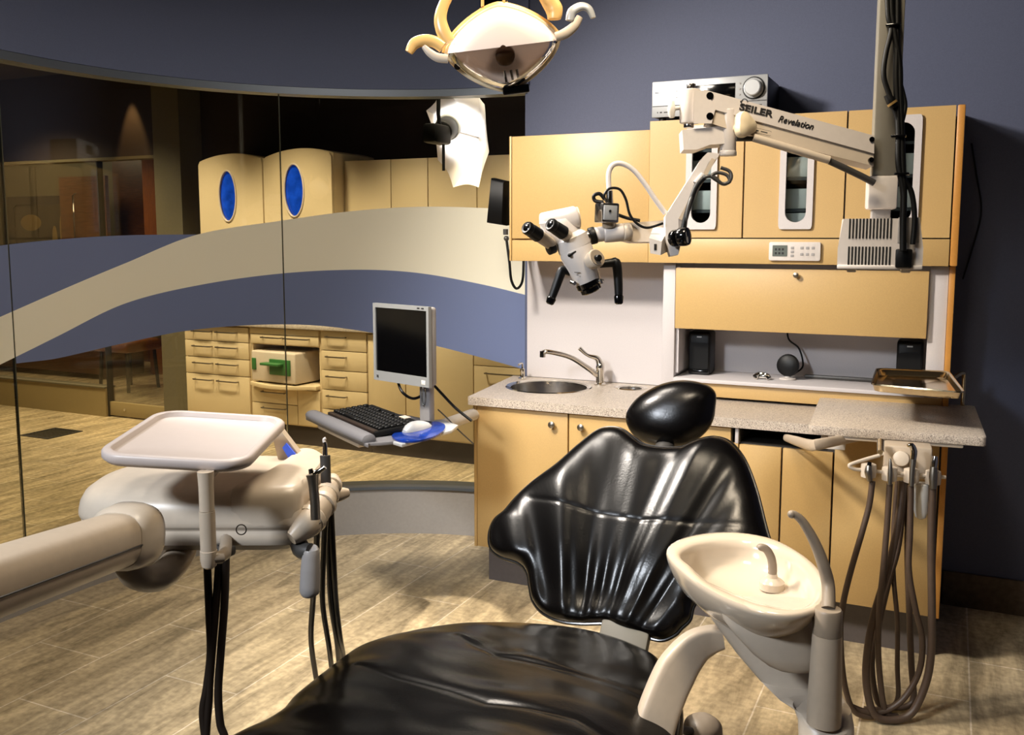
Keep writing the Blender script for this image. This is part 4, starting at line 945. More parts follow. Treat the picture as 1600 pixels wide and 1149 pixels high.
obj('clamp', MB().tube([V((px0.x, px0.y, zb+.018)), V((px0.x, px0.y, zb+.012))+RH*.02+DH*.03, rd(-.60, 1.90, 1.0)], .012, 12, sub=3), M_taupe, t2)
# ribbed holders at the right end
hpth = P0 = [pD(x, y, D) for x, y, D in ((455, 842, 1.84), (482, 818, 1.87), (504, 788, 1.93), (514, 768, 1.99), (521, 750, 2.05))]
obj('holder_bracket', MB().tube(hpth, [.014, .030, .027, .022, .016], 16, sub=4, flat=.9), M_beige, t)
for k, r_ in ((1.25, .031), (2.0, .029), (2.75, .026), (3.5, .023)):
    i_ = int(k); c = hpth[i_].lerp(hpth[min(i_+1, 4)], k-i_); tg = hpth[min(i_+1, 4)]-hpth[max(i_-1, 0)]
    obj('holder', MB().lathe([(r_*.8, -.012), (r_, -.008), (r_*1.02, .004), (r_*.82, .011)], fr(c, z=tg), 22), M_ivory, t)
c0, c1 = pD(497, 778, 2.05), pD(545, 770, 2.08)
obj('side_nub', MB().tube([c0, c0.lerp(c1, .6), c1], [.016, .018, .009], 14, sub=4), M_beige, t)
# hanging handle
g0, g1 = pD(486, 862, 1.84), pD(484, 924, 1.84)
obj('grip_bracket', MB().tube([rd(-.45, 1.88, 1.0), pD(470, 858, 1.86), g0], [.018, .018, .016], 12, sub=4), M_dgrey, t)
obj('grip_handle', MB().tube([g0+V((0, 0, .006)), g0, g0.lerp(g1, .5), g1, g1-V((0, 0, .008))], [.012, .017, .0195, .020, .013], 18, sub=3), M_greyp, t)
def handpiece(label, parts, hose, m=M_hosed, r_=.0065, group='handpieces on the left delivery unit', cat='handpiece', extra=None):
    tt = thing('dental_handpiece', label, cat, tuple(V(parts[0][1][-1])), group)
    for nm, pts, rad, mm in parts: obj(nm, MB().tube(pts, rad, 16, sub=3), mm, tt)
    for i, h in enumerate(hose): obj('hose', MB().tube(h, r_, 10, sub=6), m, tt)
    return tt
def P3(L, D): return [pD(x, y, D) for x, y in L] if not isinstance(D, (list, tuple)) else [pD(x, y, d) for (x, y), d in zip(L, D)]
handpiece('steel air syringe with a bent silver tip, the nearer of the upright pair', [
    ('body', P3([(493, 812), (492, 785), (490, 762), (488, 742)], 1.82), [.0095, .0095, .0095, .0125], M_satin),
    ('tip', P3([(490, 741), (498, 737), (508, 730)], 1.82), [.007, .005, .0045], M_chrome),
    ('button', P3([(487, 740), (485, 733)], 1.81), [.006, .004], M_chrome)],
    [P3([(496, 815), (494, 870), (489, 940), (486, 1000), (494, 1060), (502, 1098), (512, 1130)], [1.86, 1.95, 2.1, 2.2, 2.3, 2.36, 2.42])])
handpiece('tall grey handpiece standing farther back in the ribbed holder', [
    ('body', P3([(510, 770), (509, 745), (508, 712)], 1.98), [.0112, .011, .0112], M_dgrey),
    ('head', P3([(508, 712), (508, 698), (507, 690)], 1.98), [.0055, .005, .0035], M_chrome),
    ('tip', P3([(507, 691), (506, 687), (509, 685)], 1.98), [.004, .003, .003], M_white)],
    [P3([(510, 790), (506, 860), (504, 940), (514, 1010), (519, 1050), (524, 1080), (530, 1120)], [1.98, 2.05, 2.15, 2.25, 2.33, 2.4, 2.45])])
handpiece('dark handpiece hanging third from the front in the ribbed holder', [
    ('body', P3([(516, 760), (519, 748)], 2.03), [.009, .009], M_dgrey)],
    [P3([(514, 780), (514, 860), (517, 940), (526, 1000), (530, 1040), (534, 1080)], [2.04, 2.1, 2.2, 2.3, 2.38, 2.44]), P3([(517, 790), (521, 870), (525, 940), (532, 1000), (537, 1030), (540, 1080)], [2.05, 2.1, 2.2, 2.3, 2.4, 2.45])])
# supply hoses under the tray post
t = thing('supply_hose', 'bundle of three dark supply hoses hanging under the tray post', 'hoses', tuple(pD(335, 1180, 1.84)))
obj('hose_gland', MB().box(tuple(pD(347, 861, 1.84)), (.045, .035, .02), bev=.006).cyl(pD(347, 861, 1.84), rd(-.57, 1.9, .99), .014), M_dgrey, t)
for lp in ([(324, 884), (327, 960), (329, 1020), (323, 1075), (317, 1110), (320, 1149), (330, 1230)], [(343, 868), (338, 940), (332, 1010), (328, 1060), (326, 1100), (322, 1149), (318, 1240)], [(353, 868), (351, 940), (345, 1020), (341, 1080), (344, 1130), (352, 1155), (372, 1230)]):
    obj('hose', MB().tube(P3(lp, 1.83)+[pD(lp[-1][0], lp[-1][1], 1.83)*1+V((0, .1, -.3))], .0078, 10, sub=6), M_hosed, t)

# ================================================================== operating light
DL = 1.95; sL = DL/F
t = thing('operating_light', 'lit dental operating light, handles tinted amber by its glow, hanging from the ceiling', 'lamp', tuple(pD(785, 70, DL)))
lx = (CR*.992+CU*.12).normalized(); lz = (-CF*.93-UP*.30); lz = (lz-lx*lz.dot(lx)).normalized()
LM = fr(pD(785, 73, DL), x=lx, z=lz)
ha, ht, hb_ = .118, .080, .088
def lens(s, z, top=1, bot=1, n=64):
    o = []
    for k in range(n):
        a = 2*pi*k/n; c, s_ = cos(a), sin(a)
        r_ = (abs(c/ha)**1.45+abs(s_/(ht*top if s_ > 0 else hb_*bot))**1.45)**(-1/1.45)
        o.append(LM @ V((c*r_*s, s_*r_*s, z)))
    return o
def half(s, z, up, n=33, y0=.0):
    o = []
    for k in range(n):
        a = pi*k/(n-1)*(1 if up else -1); c, s_ = cos(a), sin(a)
        r_ = (abs(c/ha)**1.45+abs(s_/(ht if s_ > 0 else hb_))**1.45)**(-1/1.45); o.append(LM @ V((c*r_*s, s_*r_*s+y0, z)))
    return o
obj('back_shell', MB().loft([lens(1.0, .004), lens(1.02, -.006), lens(.98, -.022), lens(.86, -.045), lens(.66, -.062), lens(.4, -.07)], cap0=False), M_cream, t)
obj('reflector_hood', MB().loft([half(.985, .006, True), half(.95, .02, True), half(.80, .034, True), half(.5, .040, True), half(.05, .041, True)], closed=False, cap=False), M_refl, t, label='glowing white upper reflector')
obj('reflector_dish', MB().loft([lens(.97, .002), lens(.85, -.014), lens(.6, -.03), lens(.3, -.038)], cap0=False), mat('dim_reflector', (205, 198, 192), .22, metal=.45), t)
obj('clear_shield', MB().loft([half(.985, .006, False), half(.93, .024, False), half(.78, .038, False), half(.5, .046, False), half(.05, .048, False)], closed=False, cap=False), M_glassl, t)
rl = lens(1.0, .004)
obj('rim', MB().tube(rl+[rl[0]], .0042, 8, False), M_cream, t)
hl2 = half(1.012, -.004, True)
obj('yoke', MB().tube(hl2, .0095, 10, flat=.7), M_amberglow, t)
obj('bulb_shield', MB().lathe([(.021, 0), (.022, .010), (.020, .022), (.014, .026)], LM @ Matrix.Translation((.003, -.018, .0)), 24), M_bulb, t)
pn = MB()
for dx in (-.010, .004, .016): pn.cyl(LM @ V((dx+.008, -.048, .012)), LM @ V((dx+.010, -.072, .014)), .003, 8)
obj('bulb_pins', pn, M_chrome, t)
obj('latch', MB().box((.018, -.088, .012), (.056, .018, .02), LM, bev=.003), M_blackg, t)
for px in ((-.098, -.028), (.108, .0)): obj('hinge_screw', MB().cyl(LM @ V(px+(.008,)), LM @ V(px+(.018,)), .007, 12), M_chrome, t)
def ribbon(pts, w, m, nm, flat=.55): 
    P = [pD(x, y, DL-.03) for x, y in pts]
    obj(nm, MB().tube(P, [v*sL for v in w], 14, sub=6, flat=flat), m, t)
ribbon([(700, 92), (684, 90), (671, 82), (662, 72)], [7, 7, 6, 4], M_ivory, 'handle')
ribbon([(692, 74), (680, 66), (664, 63), (648, 68), (639, 82)], [9, 9, 9, 9, 6], M_amberglow, 'handle')
ribbon([(702, 66), (692, 48), (688, 28), (694, 6), (706, -14)], [10, 11, 10, 9, 8], M_amberglow, 'handle')
ribbon([(866, 30), (866, 16), (858, 2), (846, -14)], [11, 14, 13, 10], M_amberglow, 'handle')
ribbon([(868, 58), (884, 52), (898, 40), (906, 26)], [7, 8, 7, 5], M_ivory, 'handle')
ribbon([(890, 32), (894, 18), (908, 10), (920, 14), (927, 28)], [7, 8, 8, 7, 5], M_silver, 'handle')
sc0 = LM @ V((-.008, .085, -.03))
obj('neck', MB().tube([LM @ V((-.004, .055, -.03)), sc0-lx*.0], [.036, .030], 20), M_amberglow, t)
obj('drop_post', MB().box((0, 0, (3.0+sc0.z-.012)/2), (.056, .05, 3.0-sc0.z+.012), fr((sc0.x, sc0.y, 0), x=RH, z=UP), bev=.006), M_blackg, t)
for dx in (-.022, .022): obj('amber_strip', MB().tube([sc0+RH*dx-DH*.026+V((0, 0, -.01)), sc0+RH*dx-DH*.026+V((0, 0, .2))], .0035, 8), M_amberglow, t)

# ================================================================== operating microscope
DM = 2.2; sM_ = DM/F
def S(x, y, dd=0): return pD(x, y, DM+dd)
cpt = S(1385, 170); CXY = V((cpt.x, cpt.y, 0))
t = thing('operating_microscope', 'white ceiling-mounted operating microscope with a long printed arm', 'microscope', (cpt.x, cpt.y, 1.5))
def zat(y, x=1385): return S(x, y).z
CM = fr(CXY, x=V((.985, .17, 0)), z=UP)
z_b = zat(275); z_c = zat(327); z_d = zat(341)
obj('column', MB().box((0, 0, (z_b+3.0)/2), (.056, .056, 3.0-z_b), CM, bev=.004), M_col, t)
obj('column_collar', MB().box((-.003, 0, (z_b+z_c)/2), (.066, .066, z_b-z_c), CM, bev=.006), M_white, t)
obj('column_neck', MB().box((-.003, 0, (z_c+z_d)/2), (.042, .042, z_c-z_d+.02), CM, bev=.003), M_greyp, t)
zt2, zb2 = zat(340), zat(420)
bxm = fr(CXY+RH*(-.003)+V((0, 0, (zt2+zb2)/2)), x=V((.995, .10, 0)), z=UP); bh = zt2-zb2
pf = [(-.094, -bh/2), (.094, -bh/2), (.094, bh/2-.004), (-.088, bh/2), (-.094, .0)]
obj('lamp_housing', MB().loft([[bxm @ V((x*(1 if z < 0 else .96), -.062 if z < .3 else 0, z)) for x, z in ((-.093, -bh/2+.004), (.093, -bh/2+.004), (.093, -.012), (.086, bh/2-.003), (-.086, bh/2-.003), (-.093, -.012))], [bxm @ V((x, .08, z)) for x, z in ((-.093, -bh/2+.004), (.093, -bh/2+.004), (.093, -.012), (.086, bh/2-.003), (-.086, bh/2-.003), (-.093, -.012))]]), M_white, t, sharp=20)
obj('housing_base', MB().box((0, .009, -bh/2+.004), (.186, .15, .010), bxm, bev=.003), M_white, t)
vs_ = MB()
for k in range(13):
    x = -.068+k*.0075
    vs_.box((x, -.0625, .034-.0), (.0038, .002, .046), bxm).box((x, -.0625, -.030), (.0038, .002, .044), bxm)
obj('vent_slots', vs_, M_dark, t)
obj('socket_recess', MB().box((.060, -.0628, .030), (.046, .002, .058), bxm, bev=.0008), M_greyp, t)
for fx in (-.06, .06): obj('foot', MB().box((fx, .0, -bh/2-.004), (.02, .05, .012), bxm, bev=.002), M_white2, t)
obj('plug', MB().box((.052, -.069, -.035), (.036, .014, .044), bxm, bev=.004), M_black, t)
# power and video cables down the column
for w_, lp in ((.0075, [(1392, -30), (1393, 20), (1399, 60), (1405, 100), (1406, 140), (1408, 190), (1410, 250), (1412, 300), (1411, 350), (1411, 392)]),
               (.006, [(1386, -30), (1388, 25), (1393, 45), (1384, 85), (1381, 120), (1392, 155), (1404, 195), (1405, 240), (1410, 275), (1424, 300), (1429, 340), (1426, 382)]),
               (.007, [(1402, -30), (1402, 30), (1401, 80), (1400, 120), (1402, 165), (1404, 205), (1404, 255), (1410, 290), (1412, 310)]),
               (.005, [(1398, 60), (1402, 110), (1412, 150), (1414, 170), (1406, 205), (1402, 225)])):
    obj('cable', MB().tube([S(x, y, -.062) for x, y in lp], w_, 10, sub=6), M_cable, t)
obj('cable_plug', MB().tube([S(x, y, -.066) for x, y in ((1386, 148), (1392, 158), (1398, 168))], [.008, .011, .008], 12, sub=3), M_black, t)
obj('cable_band', MB().cyl(S(1393, 160, -.0665), S(1395, 163, -.0665), .0115, 14), M_gold, t)
for y in (40, 213, 272):
    x = {40: 1396, 213: 1404, 272: 1409}[y]; obj('cable_tie', MB().box(tuple(S(x, y, -.062)), (.032, .024, .006), bev=.002), M_blackg, t)
# main arm: a printed beam with a ridge, leaning down to the column
axd = (S(1366, 225)-S(1110, 165)).normalized(); aup = (CU-axd*CU.dot(axd)).normalized(); adp = axd.cross(aup)
if adp.dot(CF) < 0: adp = -adp
def ab(x, y): return S(x, y, -.032)
b1 = [ab(1100, 140), ab(1366, 212), ab(1366, 240), ab(1112, 170)]; b2 = [ab(1112, 170), ab(1366, 240), ab(1366, 259), ab(1150, 205), ab(1106, 190)]
obj('arm_cover', MB().loft([b1, [p+CF*.055 for p in b1]]), M_white, t, sharp=20)
b2 = [p+CF*.004 for p in b2]
obj('arm_lower_cover', MB().loft([b2, [p+CF*.047 for p in b2]]), M_ivory, t, sharp=20)
obj('gas_spring', MB().tube([ab(1176, 216)-CF*.006, ab(1294, 251)-CF*.006], .0095, 14), M_ivory, t)
obj('spring_rod', MB().tube([ab(1150, 217), ab(1176, 217)], .006, 10), M_dgrey, t)
obj('lamp_cable', MB().tube([ab(1292, 250), ab(1320, 263), ab(1345, 275), ab(1366, 286)], .008, 10, sub=4), M_dgrey, t)
for p in ((1362, 218), (1361, 250), (1109, 150), (1109, 182)): obj('bolt', MB().cyl(ab(*p)-CF*.003, ab(*p)+CF*.004, .0085 if p[0] < 1200 else .006, 14), M_blackg, t)
def onarm(x, y, lift=.0012): return fr(ab(x, y)-CF*lift, x=axd, z=-CF)
obj('arm_lettering', text_mb('SEILER', onarm(1181, 173), .0215, 0, .0006, 1.30), M_ink, t, smooth=False)
obj('arm_lettering', text_mb('Revelation', onarm(1243, 192), .0215, .28, 0.0001, .92), M_ink, t, smooth=False)
em = onarm(1163, 160)
obj('arm_emblem', MB().tube([em @ V((.0075*cos(a), .0075*sin(a), 0)) for a in [pi*.1+1.75*pi*k/24 for k in range(25)]], .0010, 6).box((-.008, .0, 0), (.004, .003, .001), em), M_ink, t)
ol_ = onarm(1188, 206, .004)
obj('arm_label', MB().tube([ol_ @ V(p+(0,)) for p in rrect(.024, .0055, .002, 3)]+[ol_ @ V((.024, -.0035, 0))], .0004, 4, False).box((-.012, 0, 0), (.014, .003, .0006), ol_).box((.008, 0, 0), (.016, .0025, .0006), ol_), M_dgrey, t)
# joints at the free end
def vcyl(x, y0, y1, r_, dd=0, m=M_white, nm='joint', bev=.003):
    a, b = S(x, y1, dd), S(x, y0, dd); b = V((a.x, a.y, b.z)); return obj(nm, MB().cyl(a, b, r_, 28, bev=bev), m, t)
vcyl(1078, 141, 193, .0245, 0, nm='end_joint'); vcyl(1080, 131, 141, .011, 0, M_steel, 'joint_cap', .002); vcyl(1076, 193, 200, .012, 0, M_steel, 'joint_pin', .001)
obj('joint_yoke', MB().loft([[S(x, y, -.034) for x, y in ((1084, 141), (1104, 141), (1118, 170), (1112, 193), (1084, 193))], [S(x, y, .02) for x, y in ((1084, 141), (1104, 141), (1118, 170), (1112, 193), (1084, 193))]]), M_white, t, sharp=25)
obj('joint_knob', MB().tube([S(1050, 158, 0), S(1049, 172, 0), S(1050, 184, 0)], [.006, .010, .006], 12, sub=3).cyl(S(1050, 170, 0), S(1068, 168, 0), .005, 10), M_white2, t)
lk = [S(x, y, -.022) for x, y in ((1066, 203), (1100, 200), (1130, 196), (1142, 200), (1142, 224), (1110, 226), (1088, 234), (1068, 234))]
obj('link_arm', MB().loft([lk, [p+CF*.045 for p in lk]]), M_white, t, sharp=25)
vcyl(1137, 172, 242, .0190, -.004, nm='swivel_joint'); vcyl(1137, 164, 172, .0185, -.004, M_steel, 'joint_cap', .002); vcyl(1137, 236, 244, .0205, -.004, M_white, 'joint_collar', .002)
kb_ = S(1163, 196, -.045); kM = fr(kb_, z=(-CF*.8+CR*.5))
lob = [[kM @ V(((r_*(1+.14*cos(3*2*pi*k/36)))*cos(2*pi*k/36), (r_*(1+.14*cos(3*2*pi*k/36)))*sin(2*pi*k/36), z)) for k in range(36)] for r_, z in ((.018, -.012), (.027, -.008), (.029, 0), (.027, .01), (.018, .016))]
obj('friction_knob', MB().loft(lob).cyl(kM @ V((0, 0, -.01)), S(1142, 205, -.01), .010, 14), M_cream, t)
# lower diagonal arm
da = [S(x, y, -.014) for x, y in ((1106, 238), (1124, 240), (1122, 246), (1108, 252), (1060, 342), (1060, 398), (1048, 400), (1040, 378), (1040, 338), (1098, 246))]
obj('drop_arm', MB().loft([da, [p+CF*.030 for p in da]]), M_white, t, sharp=25)
obj('drop_arm_painted_shade', MB().loft([[p-CF*.001 for p in (S(1112, 247, -.014), S(1118, 250, -.014), S(1066, 345, -.014), S(1060, 342, -.014))], [S(1112, 247, .01), S(1118, 250, .01), S(1066, 345, .01), S(1060, 342, .01)]]), M_beige, t, sharp=25)  # the arm's shaded bevel, put in as a darker beige strip
obj('grip_box', MB().loft([[S(x, y, -.03) for x, y in ((1014, 372), (1034, 378), (1032, 399), (1016, 396))], [S(x, y, .03) for x, y in ((1022, 352), (1046, 352), (1046, 392), (1024, 392))]]), M_white, t, sharp=25)
obj('label_slot', MB().box((0, 0, 0), (.006, .014, .002), fr(S(1024, 386, -.031), x=CR, z=-CF), bev=.0005), M_dark, t)
obj('tilt_knob', MB().cyl(S(1052, 373, -.02), S(1060, 372, -.035), .020, 24, bev=.004).cyl(S(1060, 371, -.03), S(1076, 369, -.045), .022, 24, bev=.006), M_blackg, t)
obj('cable_clip', MB().tube([S(1088, 288, -.024), S(1100, 274, -.024)], .010, 12), M_greyp, t)
cq = [(1126, 262), (1140, 268), (1142, 280), (1132, 288), (1120, 282), (1112, 275), (1122, 270), (1136, 274), (1140, 284), (1128, 287), (1116, 277), (1104, 276), (1094, 284), (1082, 306), (1074, 330), (1070, 358)]
obj('cable_coil', MB().tube([S(x, y, -.03-.002*(i % 3)) for i, (x, y) in enumerate(cq)], .0042, 10, sub=5), M_dgrey, t)
obj('fibre_cable', MB().tube([S(1100, 278, -.03), S(1088, 292, -.03), S(1078, 318, -.03), S(1070, 345, -.03), S(1066, 366, -.032)], .0065, 10, sub=5), M_black, t)
# carrier arm to the head
ca = [S(x, y, .02) for x, y in ((1046, 344), (1046, 378), (985, 378), (960, 372), (960, 356), (985, 348))]
obj('carrier_arm', MB().loft([ca, [p+CF*.035 for p in ca]]), M_ivory, t, sharp=25)
# microscope head
obj('body_tube', MB().lathe([(.029, 0), (.031, .012), (.036, .05), (.040, .078), (.038, .090), (.03, .096)], fr(S(920, 443, 0), z=S(892, 372, -.01)-S(920, 443, 0)), 32), M_white, t)
hz = S(880, 352, -.02)-S(922, 448, 0)
obj('objective', MB().lathe([(.020, -.016), (.025, -.013), (.0255, -.004), (.030, .0), (.030, .012)], fr(S(921, 447, 0), z=hz), 32), M_blackg, t)
obj('head_block', MB().lathe([(.032, 0), (.040, .010), (.040, .036), (.03, .046)], fr(S(901, 394, -.005), z=hz), 28), M_white, t)
obj('prism_housing', MB().cyl(S(846, 352, .01), S(902, 340, .02), .0285, 32, bev=.006), M_white, t)
obj('housing_cap', MB().cyl(S(901, 340, .02), S(904, 339.5, .0205), .025, 30), M_beige, t)
obj('binocular_neck', MB().loft([[S(x, y, -.03) for x, y in ((842, 350), (880, 345), (898, 372), (884, 396), (868, 378))], [S(x, y, .03) for x, y in ((846, 338), (892, 332), (908, 350), (902, 390), (880, 392))]]), M_white, t, sharp=60)
for e0, e1, e2 in (((822, 355), (841, 368), (864, 383)), ((859, 350), (880, 364), (892, 374))):
    a, b, c = S(*e0, -.085), S(*e1, -.055), S(*e2, -.015)
    obj('ocular_tube', MB().cyl(b, c, .0145, 24, bev=.002), M_ivory, t)
    ey = obj('eyepiece', MB().lathe([(.010, .001), (.0135, 0), (.0155, .004), (.0155, .012), (.0145, .014), (.0155, .018), (.0165, (b-a).length), (.014, (b-a).length+.003)], fr(a, z=b-a), 26), M_black, t)
    obj('eye_lens', MB().lathe([(.0095, .0), (.007, -.0012), (.003, -.0018)], fr(a+(b-a).normalized()*.0008, z=b-a), 20), M_screen, ey)
obj('side_knob', MB().cyl(S(858, 388, -.02), S(874, 380, -.01), .012, 20, bev=.002), M_steel, t)
obj('knob_grip', MB().cyl(S(856, 390, -.022), S(866, 386, -.016), .0145, 20, bev=.002), M_black, t)
obj('magnification_knob', MB().cyl(S(922, 409, -.03), S(933, 403, -.05), .0195, 26, r2=.022, bev=.002), M_ivory, t)
obj('knob_disc', MB().cyl(S(932, 404, -.048), S(934, 402.5, -.052), .0195, 26), M_taupe, t)
obj('knob_stud', MB().cyl(S(930, 404, -.05), S(937, 403, -.064), .0075, 16, bev=.001), M_black, t)
obj('beam_joint', MB().cyl(S(911, 372, .02), S(929, 368, .02), .0145, 24, bev=.002), M_steel, t)
obj('clamp_ring', MB().cyl(S(921, 370, .02), S(931, 367, .02), .0205, 26, bev=.002), M_black, t)
obj('side_tube', MB().cyl(S(929, 367.5, .02), S(946, 365, .02), .018, 26, bev=.002).cyl(S(944, 365.5, .02), S(974, 363, .02), .0215, 30, bev=.003), M_white, t)
obj('tube_cap', MB().cyl(S(972, 363, .015), S(985, 362, .02), .0215, 28, bev=.005), M_ivory, t)
cM = fr(S(948, 333, -.0), x=CR*.94+CF*.34, z=UP)
obj('camera', MB().box((0, 0, 0), (.044, .046, .046), cM, bev=.004), M_steel, t)
obj('camera_face', MB().box((-.002, -.0235, 0), (.034, .004, .034), cM, bev=.0015), M_silver, t)
obj('camera_lens_port', MB().cyl(cM @ V((-.004, -.0255, .004)), cM @ V((-.004, -.0275, .004)), .003, 10), M_dark, t)
obj('camera_mount', MB().cyl(S(952, 354, .01), S(951, 345, .005), .016, 22), M_taupe, t)
obj('cable_socket', MB().cyl(cM @ V((.008, .002, .022)), cM @ V((.006, .004, .052)), .008, 16), M_steel, t)
cp_ = cM @ V((.006, .004, .05))
obj('video_cable', MB().tube([cp_]+[S(x, y, .0) for x, y in ((951, 272), (958, 258), (972, 256), (990, 266), (1008, 288), (1024, 312), (1040, 334))], .0062, 12, sub=6), M_white, t)
obj('black_cable', MB().tube([cM @ V((-.004, -.005, .026)), S(944, 306, -.02), S(952, 295, -.02), S(968, 296, -.02), S(978, 312, -.02), S(984, 335, -.02), S(996, 350, -.02), S(1012, 356, -.02), S(1036, 349, -.02)], .0032, 8, sub=6), M_black, t)
obj('black_lead', MB().tube([cM @ V((-.015, -.01, .024)), S(930, 314, -.01), S(928, 306, -.01), S(937, 303, -.01), S(945, 312, -.01)], .0045, 8, sub=5).tube([S(966, 336, .01), S(980, 341, .01), S(1000, 345, .01)], .004, 8, sub=3), M_black, t)
for hq_ in ([(892, 426), (880, 422), (876, 428), (868, 450), (859, 474)], [(937, 413), (956, 411), (963, 412), (966, 440), (967, 474)]):
    P = [S(x, y, .0) for x, y in hq_]
    obj('handle', MB().tube(P, [.009, .0105, .0115, .0105, .0085], 14, sub=5), M_black, t)
    obj('handle_grip', MB().tube([P[-1].lerp(P[-2], .42), P[-1].lerp(P[-2], .3), P[-1], P[-1]+(P[-1]-P[-2]).normalized()*.003], [.0085, .0115, .0098, .006], 14), M_blackg, t)
obj('screw', MB().cyl(S(935, 441, -.02), S(941, 439, -.03), .0065, 14, bev=.001), M_steel, t)
obj('screw', MB().cyl(S(893, 441, -.02), S(898, 443, -.03), .005, 12), M_steel, t)
obj('small_lever', MB().tube([S(900, 393, -.045), S(889, 399, -.045)], .0022, 8).ball(S(890, 399, -.045), .0045), M_black, t)
lt = fr(S(902, 428, -.036), x=CR*.99-CU*.05, z=-CF)
obj('head_lettering', MB().box((0, .003, 0), (.014, .0016, .0006), lt).box((.001, -.003, 0), (.005, .0014, .0006), lt), M_dgrey, t)

# ================================================================== assistant's unit: granite slab, tray, instruments
DA = 3.1
ZB = .925
t = thing('assistant_unit', 'granite work slab on a swing arm with an instrument bar beneath', 'dental unit', tuple(pZ(1400, 660, ZB-.05)))
sq = [pZ(1263, 665, ZB), pZ(1542, 684, ZB), pZ(1523, 634, ZB), pZ(1281, 621, ZB)]
def roundpoly(Q, r_, n=5):
    out = []
    for i in range(len(Q)):
        a, b, c = Q[i-1], Q[i], Q[(i+1) % len(Q)]; p = b+(a-b).normalized()*r_; q = b+(c-b).normalized()*r_
        for k in range(n+1): u = k/n; out.append(p*(1-u)**2+b*2*u*(1-u)+q*u*u)
    return out
obj('slab', MB().prism([(p.x, p.y) for p in roundpoly(sq, .02)], ZB-.032, ZB, bev=.003), M_gran, t)
ux = (sq[1]-sq[0]).normalized(); uy = (sq[3]-sq[0]); uy = (uy-ux*uy.dot(ux)).normalized(); AM = fr(V((sq[0].x, sq[0].y, 0)), x=ux, z=UP); sw = (sq[1]-sq[0]).length
obj('rail', MB().box((sw*.50, .016, ZB-.039), (sw*.76, .018, .012), AM, bev=.004), M_ivory, t)
obj('junction_box', MB().box((.085, .05, ZB-.066), (.085, .07, .038), AM, bev=.004), M_white2, t)
br_ = [pD(x, y, d) for x, y, d in ((1227, 684, 3.66), (1246, 690, 3.5), (1266, 696, 3.3), (1282, 694, 3.22))]
obj('swing_arm', MB().tube(br_+[AM @ V((.2, .2, ZB-.06))], [.014, .019, .021, .019, .016], 16, sub=4, flat=.6), M_beige, t)
obj('slab_mount', MB().box((.24, .2, ZB-.045), (.12, .12, .024), AM, bev=.004), M_beige, t)
hx = pD(1418, 722, 3.16)
obj('valve_block', MB().box((0, .035, 0), (.15, .09, .11), fr(V((hx.x, hx.y, hx.z-.0)), x=ux, z=UP), bev=.008), M_beige, t)
obj('valve_knob', MB().cyl(pD(1408, 717, 3.17), pD(1408, 717, 3.10), .026, 28, bev=.006), M_ivory, t)
rodp = [(1374, 712), (1356, 717), (1334, 724), (1327, 728), (1334, 733), (1350, 735), (1390, 739), (1425, 742), (1460, 745), (1477, 746)]
obj('holder_bar', MB().tube([pD(x, y, 3.08) for x, y in rodp], .0062, 12, sub=5), M_ivory, t)
obj('bar_socket', MB().cyl(pD(1376, 708, 3.1), pD(1376, 690, 3.16), .012, 14), M_chrome, t)
hps = [(1357, 734), (1390, 739), (1424, 742), (1458, 745)]
for x, y in hps:
    c = pD(x, y, 3.075)
    obj('holder', MB().lathe([(.014, -.028), (.0235, -.024), (.025, 0), (.0235, .018), (.016, .021)], Matrix.Translation(c), 20), M_ivory, t)
obj('fluid_cup', MB().lathe([(.004, 0), (.016, .008), (.022, .03), (.024, .12), (.018, .125)], Matrix.Translation(pD(1438, 812, 3.12)), 20), M_trans, t, label='milky plastic cup under the valve block')
ah = [('short metal handpiece in the first holder from the left on the bar', [('body', [(1359, 752), (1357, 738), (1358, 728)], [.008, .013, .009], M_satin), ('tip', [(1358, 728), (1359, 722)], [.007, .006], M_blackg)],
       [(1363, 752), (1358, 790), (1346, 835), (1330, 890), (1318, 940), (1313, 985), (1318, 1060), (1332, 1108), (1356, 1120), (1385, 1116)]),
      ('slim steel suction tip in the second holder from the left', [('body', [(1390, 758), (1391, 742), (1391, 728), (1391, 717)], [.0065, .0085, .0065, .0025], M_satin)],
       [(1390, 756), (1386, 820), (1380, 890), (1374, 950), (1372, 1010), (1376, 1070), (1384, 1112), (1402, 1124)]),
      ('long steel syringe rising to the slab in the third holder', [('body', [(1424, 760), (1425, 740), (1427, 718)], [.0075, .0085, .0095], M_satin), ('tip', [(1427, 718), (1428, 705), (1424, 696), (1418, 697)], [.0095, .011, .009, .005], M_chrome)],
       [(1423, 758), (1422, 830), (1420, 890), (1430, 950), (1441, 1000), (1436, 1050), (1412, 1092), (1382, 1112), (1352, 1112), (1330, 1104)]),
      ('steel suction handpiece in the right-end holder of the bar', [('body', [(1458, 764), (1458, 745), (1459, 730)], [.011, .013, .011], M_satin), ('tip', [(1459, 730), (1460, 722), (1461, 713)], [.0095, .0105, .008], M_chrome)],
       [(1457, 760), (1455, 850), (1456, 950), (1455, 1020), (1446, 1070), (1424, 1115), (1392, 1134), (1366, 1116), (1354, 1072), (1355, 1020), (1366, 960), (1390, 880), (1406, 800), (1410, 752)])]
